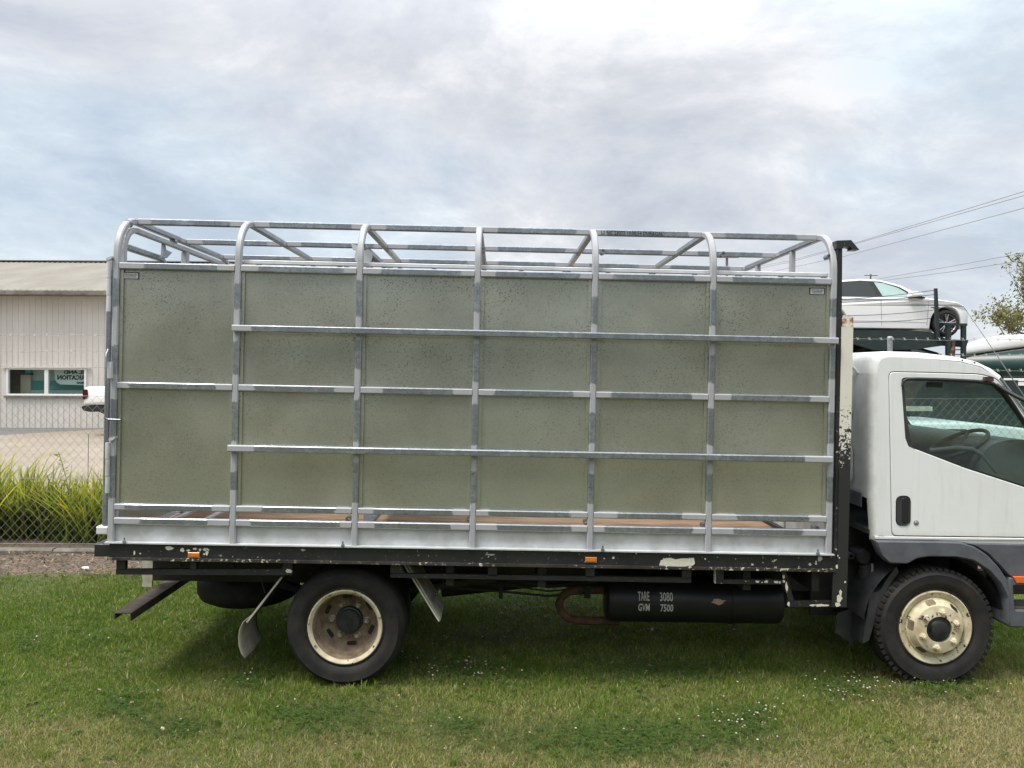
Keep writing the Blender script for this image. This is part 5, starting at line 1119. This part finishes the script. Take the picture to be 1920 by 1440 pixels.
MT['strap'] = leafmat('strappy_leaf', [(0.0, (0.20, 0.14, 0.06)), (0.10, (0.055, 0.085, 0.012)), (0.40, (0.14, 0.20, 0.018)), (0.70, (0.36, 0.41, 0.03)), (1.0, (0.66, 0.60, 0.07))], 5, .5)
def clump(cx, cy, label, h=.95, n=520, seed=1, yellow=.0):
    r = np.random.default_rng(seed); V = []; F = []; T = []
    for k in range(n):
        a = r.uniform(0, 2 * math.pi); lean = abs(r.normal(0, .34)) + .03; L = h * r.uniform(.55, 1.12); w_ = r.uniform(.008, .017)
        bx, by = cx + r.normal(0, .13), cy + r.normal(0, .12); dx, dy = math.cos(a), math.sin(a); tone = min(1, max(0, r.normal(.66 + yellow, .24))); tone = tone if r.random() > .05 else .0
        b0 = len(V); S = 5; sd = Vector((-dy, dx, 0)); sd.rotate(Matrix.Rotation(r.uniform(-.9, .9), 3, 'Z')); droop = r.uniform(.1, .55) if r.random() < .8 else 1.1
        for i in range(S + 1):
            u = i / S; hz_ = L * (u - droop * .35 * u ** 2.5); out_ = L * (lean * u + droop * .45 * u ** 2.4); ww = w_ * (1 - u ** 2.2) + .0008
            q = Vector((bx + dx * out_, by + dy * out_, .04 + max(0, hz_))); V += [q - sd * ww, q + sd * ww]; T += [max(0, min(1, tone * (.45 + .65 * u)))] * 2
        for i in range(S): a_ = b0 + 2 * i; F += [(a_, a_ + 1, a_ + 3), (a_, a_ + 3, a_ + 2)]
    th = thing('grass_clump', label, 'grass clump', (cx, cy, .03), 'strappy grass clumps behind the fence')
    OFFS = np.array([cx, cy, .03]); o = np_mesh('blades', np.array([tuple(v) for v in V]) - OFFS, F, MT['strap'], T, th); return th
def gx(px, Y): return P(px, 900, Y).x
clump(gx(-28, 9.85), 9.85, 'tall strappy grass clump at the left edge, highest of the row', 1.08, 400, 3, .08)
clump(gx(48, 9.95), 9.95, 'strappy grass clump second from the left picture edge, behind the fence', .90, 400, 4)
clump(gx(110, 9.9), 9.9, 'dull green strappy clump with brown stalks, left of the bright yellow one', .82, 300, 5, -.12)
clump(gx(170, 9.72), 9.72, 'bright yellow-green strappy clump next to the crate corner', .86, 330, 6, .16)
clump(gx(-130, 9.9), 9.9, 'strappy grass clump outside the left picture edge', .95, 420, 7); clump(gx(262, 9.95), 9.95, 'strappy grass clump hidden behind the crate gate', .9, 380, 8)
for x, h, lb in ((gx(128, 9.7), 1.06, 'thin seeding weed stalk leaning above the clumps'), (gx(168, 9.75), 1.28, 'bare upright stalk near the crate corner, tallest of the weeds')):
    wd_ = thing('weed_stalk', lb, 'weed', (x, 9.7, .03)); pts = [(x + .16 * u - .28 * u * u if h < 1.2 else x + .01 * u, 9.7, .03 + h * u) for u in [k / 8 for k in range(9)]]
    obj('stem', MB().tube(pts, .004, 5), MT['pole'], wd_); m = MB(); rs = random.Random(4)
    if h < 1.2:
        for k in range(26):
            u = .62 + .38 * k / 26; b_ = Vector((x + .16 * u - .28 * u * u, 9.7, .03 + h * u)); d_ = Vector((rs.uniform(-.05, .05), rs.uniform(-.04, .04), rs.uniform(.0, .04))); m.add([b_, b_ + d_ + Vector((.006, 0, .008)), b_ + d_ * 1.5, b_ + d_ - Vector((.006, 0, .008))], [(0, 1, 2, 3)])
        so_ = obj('seed_head', m, MT['strap'], wd_); at = so_.data.attributes.new('tone', 'FLOAT', 'POINT'); at.data.foreach_set('value', [.7] * len(so_.data.vertices))
# lawn: single blades, denser towards the camera
N = 1300000
yy = 2.6 + (8.25 - 2.6) * rng.random(N) ** 1.25; xx = (rng.random(N) * 2 - 1) * (1.2 + .80 * yy) + yy * .02
mk = .5 * np.sin(xx * 47 + 3 * np.sin(yy * 31)) * np.sin(yy * 53 + 2 * np.sin(xx * 29))
keep = (rng.random(N) < .72 + .56 * mk) & (yy < 8.12 + .1 * np.sin(xx * 3) + .06 * rng.standard_normal(N)); xx, yy = xx[keep], yy[keep]; N = len(xx)
def vnoise(x, y, s, seed):
    r = np.random.default_rng(seed); g = r.random((64, 64)); u = x * s + 31.7; v = y * s + 17.3; i = np.floor(u).astype(int); j = np.floor(v).astype(int); fu = u - i; fv = v - j
    fu = fu * fu * (3 - 2 * fu); fv = fv * fv * (3 - 2 * fv); a = g[i % 64, j % 64]; b = g[(i + 1) % 64, j % 64]; c = g[i % 64, (j + 1) % 64]; d_ = g[(i + 1) % 64, (j + 1) % 64]
    return (a * (1 - fu) + b * fu) * (1 - fv) + (c * (1 - fu) + d_ * fu) * fv
big = .55 * vnoise(xx, yy, .75, 1) + .30 * vnoise(xx, yy, 1.9, 2) + .15 * vnoise(xx, yy, 5.5, 3)
dry = np.clip(big * 1.35 - .22 + np.clip((5.1 - yy) * .14, -.20, .20) + np.clip(.05 * xx / 3, -.1, .05) - .20 * np.clip((-xx - .6) / 1.6, 0, 1) * np.clip((yy - 4.6) / .8, 0, 1), 0, 1)
for a, b, ra, amt in ((40, 1425, .55, .55), (330, 1305, .5, .38), (190, 1345, .35, .3), (640, 1395, .4, .25), (1010, 1345, .45, .3), (1380, 1430, .6, .3), (1290, 1385, .3, .2), (1620, 1300, .35, .2), (1850, 1420, .5, .25), (300, 1225, .35, .18), (900, 1420, .5, .22), (240, 1320, .22, -.45), (190, 1200, .25, -.3), (700, 1350, .5, -.25), (60, 1160, .5, -.2), (1400, 1360, .35, -.4), (1560, 1290, .35, -.25), (560, 1330, .3, -.2), (1700, 1380, .4, -.2)):
    d_ = FW * FPX + RT * (a - 960) - UP * (b - 695); k_ = -CAMH / d_.z; cx_, cy_ = d_.x * k_, d_.y * k_
    dry = np.clip(dry + amt * np.exp(-((xx - cx_) ** 2 + 1.6 * (yy - cy_) ** 2) / (ra * ra)) * (.55 + .9 * vnoise(xx, yy, 4, 33)), 0, 1)
micro = .6 * vnoise(xx, yy, 13, 21) + .4 * vnoise(xx, yy, 31, 22)
L = (.018 + .026 * rng.random(N)) * (.45 + .6 * vnoise(xx, yy, 2.4, 6) + .6 * micro) * (1.1 - .35 * dry); W = .0016 + .0022 * rng.random(N)
tall = rng.random(N) < .014; L = np.where(tall, L * 1.8, L); W = np.where(rng.random(N) < .12, W * 1.9, W) * (.8 + .45 * micro)
az = rng.random(N) * 2 * np.pi; ln = np.abs(rng.standard_normal(N)) * .85 + .2; fa = rng.random(N) * 2 * np.pi
tone = np.clip(dry + .06 + .50 * (micro - .5) + .15 * rng.standard_normal(N), 0, 1); tone = np.where(rng.random(N) < .05 + .16 * dry, 1.0 - .12 * rng.random(N), tone * .86)
z0 = .0 + .0 * xx
V = np.empty((N, 3, 3)); sx, sy = np.cos(fa) * W, np.sin(fa) * W
V[:, 0] = np.stack([xx - sx, yy - sy, z0], 1); V[:, 1] = np.stack([xx + sx, yy + sy, z0], 1)
hl = L / np.sqrt(1 + ln * ln); V[:, 2] = np.stack([xx + np.cos(az) * ln * hl, yy + np.sin(az) * ln * hl, hl], 1)
MT['blade'] = leafmat('lawn_blades', [(0.0, (0.110, 0.185, 0.022)), (0.25, (0.180, 0.270, 0.036)), (0.5, (0.228, 0.272, 0.060)), (0.75, (0.34, 0.32, 0.115)), (1.0, (0.52, 0.44, 0.26))], 3, .35)
gr = np_mesh('grass', V.reshape(-1, 3), np.arange(3 * N).reshape(-1, 3), MT['blade'], np.repeat(tone, 3)); gr['kind'] = 'stuff'
# clover: leaf patches and white heads
def gpx(px, py):
    d_ = FW * FPX + RT * (px - 960) - UP * (py - 695); k = -CAMH / d_.z; return d_.x * k, d_.y * k
cl = [(1390, 1362, 75, 38, 60), (1590, 1298, 90, 26, 70), (860, 1262, 110, 24, 60), (760, 1240, 60, 20, 14), (900, 1200, 110, 24, 20), (1000, 1130, 160, 25, 14), (230, 1325, 60, 24, 8), (180, 1200, 40, 10, 5), (450, 1280, 60, 20, 10), (1250, 1260, 130, 20, 10), (1780, 1300, 110, 25, 16), (620, 1350, 130, 40, 8), (860, 1370, 60, 20, 7), (1180, 1390, 300, 40, 12), (60, 1210, 50, 20, 6), (1480, 1130, 90, 50, 10), (330, 1370, 90, 25, 6)]
V = []; F = []; T = []; HV = []; HF = []
ico = bmesh.new(); bmesh.ops.create_icosphere(ico, subdivisions=1, radius=1.0); iv = [v.co.copy() for v in ico.verts]; fi = [tuple(v.index for v in f_.verts) for f_ in ico.faces]; ico.free()
HT_ = []
for a, b, ra, rb_, nf in cl:
    for k in range(int(nf * .75)):
        px, py = a + rng.normal(0, ra * .5), b + rng.normal(0, rb_ * .5); x, y = gpx(px, py); h = rng.uniform(.036, .066); s_ = rng.uniform(.0045, .0082); b0 = len(HV)
        tn = rng.random(); HV += [(x + v.x * s_, y + v.y * s_, h + v.z * s_ * .85) for v in iv]; HF += [tuple(b0 + i for i in q) for q in fi]; HT_ += [tn if v.z > -.3 else .0 for v in iv]
    for k in range(int(ra * rb_ * .22)):
        px, py = a + rng.normal(0, ra * .55), b + rng.normal(0, rb_ * .6); x, y = gpx(px, py); h = rng.uniform(.026, .05); tn = float(np.clip(rng.normal(.35, .25), 0, 1))
        r0_ = rng.uniform(0, 6.28)
        for j in range(3):
            an = r0_ + j * 2.09; ll = rng.uniform(.007, .012); c_, s_ = math.cos(an), math.sin(an); b0 = len(V)
            V += [(x, y, h), (x + c_ * ll - s_ * ll * .55, y + s_ * ll + c_ * ll * .55, h + .003), (x + c_ * ll * 1.15, y + s_ * ll * 1.15, h + .001), (x + c_ * ll + s_ * ll * .55, y + s_ * ll - c_ * ll * .55, h + .003)]
            F += [(b0, b0 + 1, b0 + 2), (b0, b0 + 2, b0 + 3)]; T += [tn] * 4
MT['clover'] = leafmat('clover_leaf', [(0.0, (0.05, 0.095, 0.022)), (0.6, (0.075, 0.13, 0.032)), (1.0, (0.11, 0.165, 0.05))], 9, .25)
MT['cloverhead'] = leafmat('clover_head', [(0.0, (0.28, 0.17, 0.10)), (0.3, (0.46, 0.34, 0.26)), (0.6, (0.60, 0.54, 0.46)), (1.0, (0.72, 0.70, 0.62))], 20, .2)
o = np_mesh('clover_leaves', V, F, MT['clover'], T); o['kind'] = 'stuff'
o = np_mesh('clover_heads', HV, HF, MT['cloverhead'], HT_); o['kind'] = 'stuff'
# dry chips and leaves on the mulch strip
n = 15000; x = rng.uniform(-9, 11, n); y = rng.uniform(8.0, 9.05, n); an = rng.random(n) * 6.28; l = rng.uniform(.006, .028, n); wv = l * rng.uniform(.2, .5, n); tl_ = rng.normal(0, .35, n); z = .03 + .02 * rng.random(n)
c_, s_ = np.cos(an), np.sin(an); V = np.stack([np.stack([x - c_ * l, y - s_ * l, z - tl_ * l], 1), np.stack([x + s_ * wv, y - c_ * wv, z], 1), np.stack([x + c_ * l, y + s_ * l, z + tl_ * l], 1), np.stack([x - s_ * wv, y + c_ * wv, z + .004], 1)], 1).reshape(-1, 3)
b = np.arange(n) * 4; F = np.concatenate([np.stack([b, b + 1, b + 2], 1), np.stack([b, b + 2, b + 3], 1)])
MT['chips'] = leafmat('dry_litter', [(0.0, (0.05, 0.035, 0.025)), (0.5, (0.16, 0.108, 0.07)), (1.0, (0.38, 0.29, 0.20))], 4, .1)
o = np_mesh('leaf_litter', V, F, MT['chips'], np.repeat(rng.random(n) ** 1.3, 4)); o['kind'] = 'stuff'
# longer uncut tufts, thicker round the tyres and along the lawn edge
V = []; F = []; T = []
spots = [(rng.uniform(-.7, .7) * y_, y_) for y_ in rng.uniform(3.7, 8.0, 150)] + [(rng.normal(-1.0, .3), 5.2 + rng.normal(0, .06)) for _ in range(26)] + [(rng.normal(2.9, .3), 5.2 + rng.normal(0, .06)) for _ in range(26)] + [(rng.uniform(-6, -2), 8.1 + rng.normal(0, .07)) for _ in range(70)]
for x, y in spots:
    tn = float(np.clip(rng.normal(.38, .22), 0, 1)); hh = rng.uniform(.035, .085)
    for j in range(int(rng.integers(6, 16))):
        an = rng.uniform(0, 6.28); l_ = hh * rng.uniform(.6, 1.15); ln_ = rng.uniform(.1, .9); w_ = rng.uniform(.0016, .0032); bx_, by_ = x + rng.normal(0, .012), y + rng.normal(0, .012); c_, s_ = math.cos(an), math.sin(an); b0 = len(V)
        V += [(bx_ - s_ * w_, by_ + c_ * w_, 0), (bx_ + s_ * w_, by_ - c_ * w_, 0), (bx_ + c_ * l_ * ln_ * .4 - s_ * w_ * .8, by_ + s_ * l_ * ln_ * .4 + c_ * w_ * .8, l_ * .62), (bx_ + c_ * l_ * ln_ * .4 + s_ * w_ * .8, by_ + s_ * l_ * ln_ * .4 - c_ * w_ * .8, l_ * .62), (bx_ + c_ * l_ * ln_, by_ + s_ * l_ * ln_, l_ * .9)]
        F += [(b0, b0 + 1, b0 + 3), (b0, b0 + 3, b0 + 2), (b0 + 2, b0 + 3, b0 + 4)]; T += [tn] * 5
o = np_mesh('grass_tufts', V, F, MT['blade'], T); o['kind'] = 'stuff'
# flat broad-leaved weeds scattered through the turf
V = []; F = []; T = []
for k in range(420):
    y = rng.uniform(3.7, 7.9); x = rng.uniform(-.7, .7) * y; r_ = rng.uniform(.018, .05); nl_ = int(rng.integers(4, 8)); tn = float(np.clip(rng.normal(.45, .2), 0, 1))
    for j in range(nl_):
        an = j * 6.28 / nl_ + rng.uniform(-.3, .3); c_, s_ = math.cos(an), math.sin(an); ll = r_ * rng.uniform(.6, 1.1); ww = ll * rng.uniform(.16, .28); b0 = len(V); h = rng.uniform(.012, .028)
        V += [(x, y, .012), (x + c_ * ll * .55 - s_ * ww, y + s_ * ll * .55 + c_ * ww, h), (x + c_ * ll * .55 + s_ * ww, y + s_ * ll * .55 - c_ * ww, h), (x + c_ * ll, y + s_ * ll, h * .8)]
        F += [(b0, b0 + 2, b0 + 1), (b0 + 1, b0 + 2, b0 + 3)]; T += [tn] * 4
o = np_mesh('turf_weeds', V, F, MT['clover'], T); o['kind'] = 'stuff'
# loose scraps in the grass
def scrap(px, py, s_, mat, name, label, cat, seed):
    x, y = gpx(px, py); rs = random.Random(seed); pts = [(x + s_ * math.cos(a) * rs.uniform(.6, 1.1), y + s_ * math.sin(a) * rs.uniform(.5, 1.0), .035 + rs.uniform(0, .03)) for a in [k * .785 for k in range(8)]]
    return tag(obj(name, MB().extrude(pts, (0, 0, .002)), mat), label, cat)
scrap(160, 1073, .035, MT['frame'], 'paper_scrap', 'white scrap of litter at the lawn edge left of the tray', 'litter', 2)
dl = simple('pale_dead_leaf', (0.50, 0.42, 0.30), (0.60, 0.52, 0.40), 30, 0.8)
scrap(187, 1308, .016, dl, 'dry_leaf', 'pale tan dead leaf on the lawn at lower left', 'leaf', 3); scrap(305, 1383, .012, dl, 'dry_leaf', 'small pale dead leaf lying near the bottom edge of the lawn at left', 'leaf', 6)
# thin tree at the right edge: limbs and loose olive leaves
MT['olive'] = leafmat('olive_leaf', [(0.0, (0.07, 0.08, 0.025)), (0.5, (0.18, 0.18, 0.06)), (1.0, (0.34, 0.30, 0.11))], 2, .35)
MT['bark'] = simple('grey_bark', (0.085, 0.075, 0.065), (0.15, 0.135, 0.12), 6, 0.9)
def tree(name, label, base, h, spread, seed, nl, leaf=.09, group=None):
    rs = random.Random(seed); th = thing(name, label, 'tree', base, group); bx = Vector(base); segs = []; tips = []
    def grow(p, d, L, r, lev):
        pts = [p]; q = p.copy(); dd = d.copy()
        for k in range(4):
            dd = (dd + Vector((rs.uniform(-.2, .2), rs.uniform(-.2, .2), rs.uniform(-.03, .12)))).normalized(); q = q + dd * L / 4; pts.append(q.copy())
        segs.append((pts, [r * (1 - .14 * k) for k in range(5)]))
        if lev >= 2: tips.extend(pts[1:])
        if lev < 4:
            for k in range(3 if lev else 6):
                s_ = rs.choice(pts[2:]) if lev else pts[rs.choice((2, 3, 3, 4))]
                nd = (dd * .6 + Vector((rs.uniform(-1, 1), rs.uniform(-1, 1), rs.uniform(-.15, .8))) * spread).normalized(); grow(s_.copy(), nd, L * rs.uniform(.5, .72), r * .5, lev + 1)
    grow(bx.copy(), Vector((0, 0, 1)), h * .5, h * .018, 0); m1 = MB(); m2 = MB()
    for i, (pts, r) in enumerate(segs): (m1 if i == 0 else m2).tube(pts, r, 6 if i == 0 else 4, caps=False)
    obj('trunk', m1, MT['bark'], th, smooth=60); obj('limbs', m2, MT['bark'], th)
    r = np.random.default_rng(seed); V = []; F = []; T = []
    for k in range(nl):
        c = tips[r.integers(len(tips))]; c = np.array(c) + r.normal(0, .16 * h / 8, 3); a, b = r.normal(0, 1, 3), r.normal(0, 1, 3); a /= np.linalg.norm(a); b -= a * a.dot(b); b /= np.linalg.norm(b); s_ = leaf * r.uniform(.6, 1.3); b0 = len(V)
        V += [c - a * s_, c + b * s_ * .4, c + a * s_, c - b * s_ * .4]; F += [(b0, b0 + 1, b0 + 2), (b0, b0 + 2, b0 + 3)]; T += [min(1, max(0, r.normal(.5, .25)))] * 4
    np_mesh('crown', np.array(V) - np.array(base), F, MT['olive'], T, th); return th
tb_ = P(1915, 640, 34)
tree('sparse_tree', 'sparse olive-leaved tree rising above the white lorry roof at the right edge', (tb_.x + .95, 34, .2), 6.4, .85, 21, 3800, .08)
# trees and scrub on the far side of the road behind the photographer: they show only as the soft dark reflection in the sheets
n = 26000; r = np.random.default_rng(8); x = r.uniform(-60, 60, n); top_ = 5.5 + 2.5 * vnoise(x, x * 0, .16, 4) + 1.5 * vnoise(x, x * 0, .6, 5); z = top_ * r.random(n) ** .8; y = -24 - 3 * r.random(n)
a = r.normal(0, 1, (n, 3)); b_ = r.normal(0, 1, (n, 3)); a *= .45 / np.linalg.norm(a, axis=1)[:, None]; b_ *= .4 / np.linalg.norm(b_, axis=1)[:, None]; c = np.stack([x, y, z], 1)
V = np.stack([c - a, c + b_, c + a, c - b_], 1).reshape(-1, 3); k = np.arange(n) * 4; F = np.concatenate([np.stack([k, k + 1, k + 2], 1), np.stack([k, k + 2, k + 3], 1)])
o = np_mesh('roadside_wood', V, F, MT['olive'], np.repeat(r.random(n), 4)); o['kind'] = 'stuff'
# things lying on the tray inside the crate, near the rear gate
yy0, yy1 = 5.9, 7.2
ra, rb2 = K(300, 972, 5.9), K(325, 972, 5.9)
ramp = thing('loading_ramp', 'grey steel loading ramp with yellow hatched edge lying on the tray at the rear', 'ramp', (CO.x + (xg + .3) * CS, 6.3, CO.z + .02), rot=(0, TAU, 0), off=(xg + .3, 6.3, .02))
obj('ramp_plate', MB().box(xg + .03, xg + .42, 5.30, 7.22, .018, .026), MT['dull'], ramp)
obj('hazard_strip', MB().box(xg + .20, xg + .27, 5.95, 6.75, .0265, .030), MT['yellow'], ramp)
for k in range(9): obj('hazard_bar', MB().extrude([(xg + .20, 5.97 + k * .088, .0305), (xg + .20, 5.99 + k * .088, .0305), (xg + .27, 6.02 + k * .088, .0305), (xg + .27, 6.0 + k * .088, .0305)], (0, 0, .002)), MT['print'], ramp)
for x in (.06, .29): obj('ramp_edge', MB().box(xg + x, xg + x + .045, 5.30, 7.22, .0265, .05), MT['kick'], ramp)
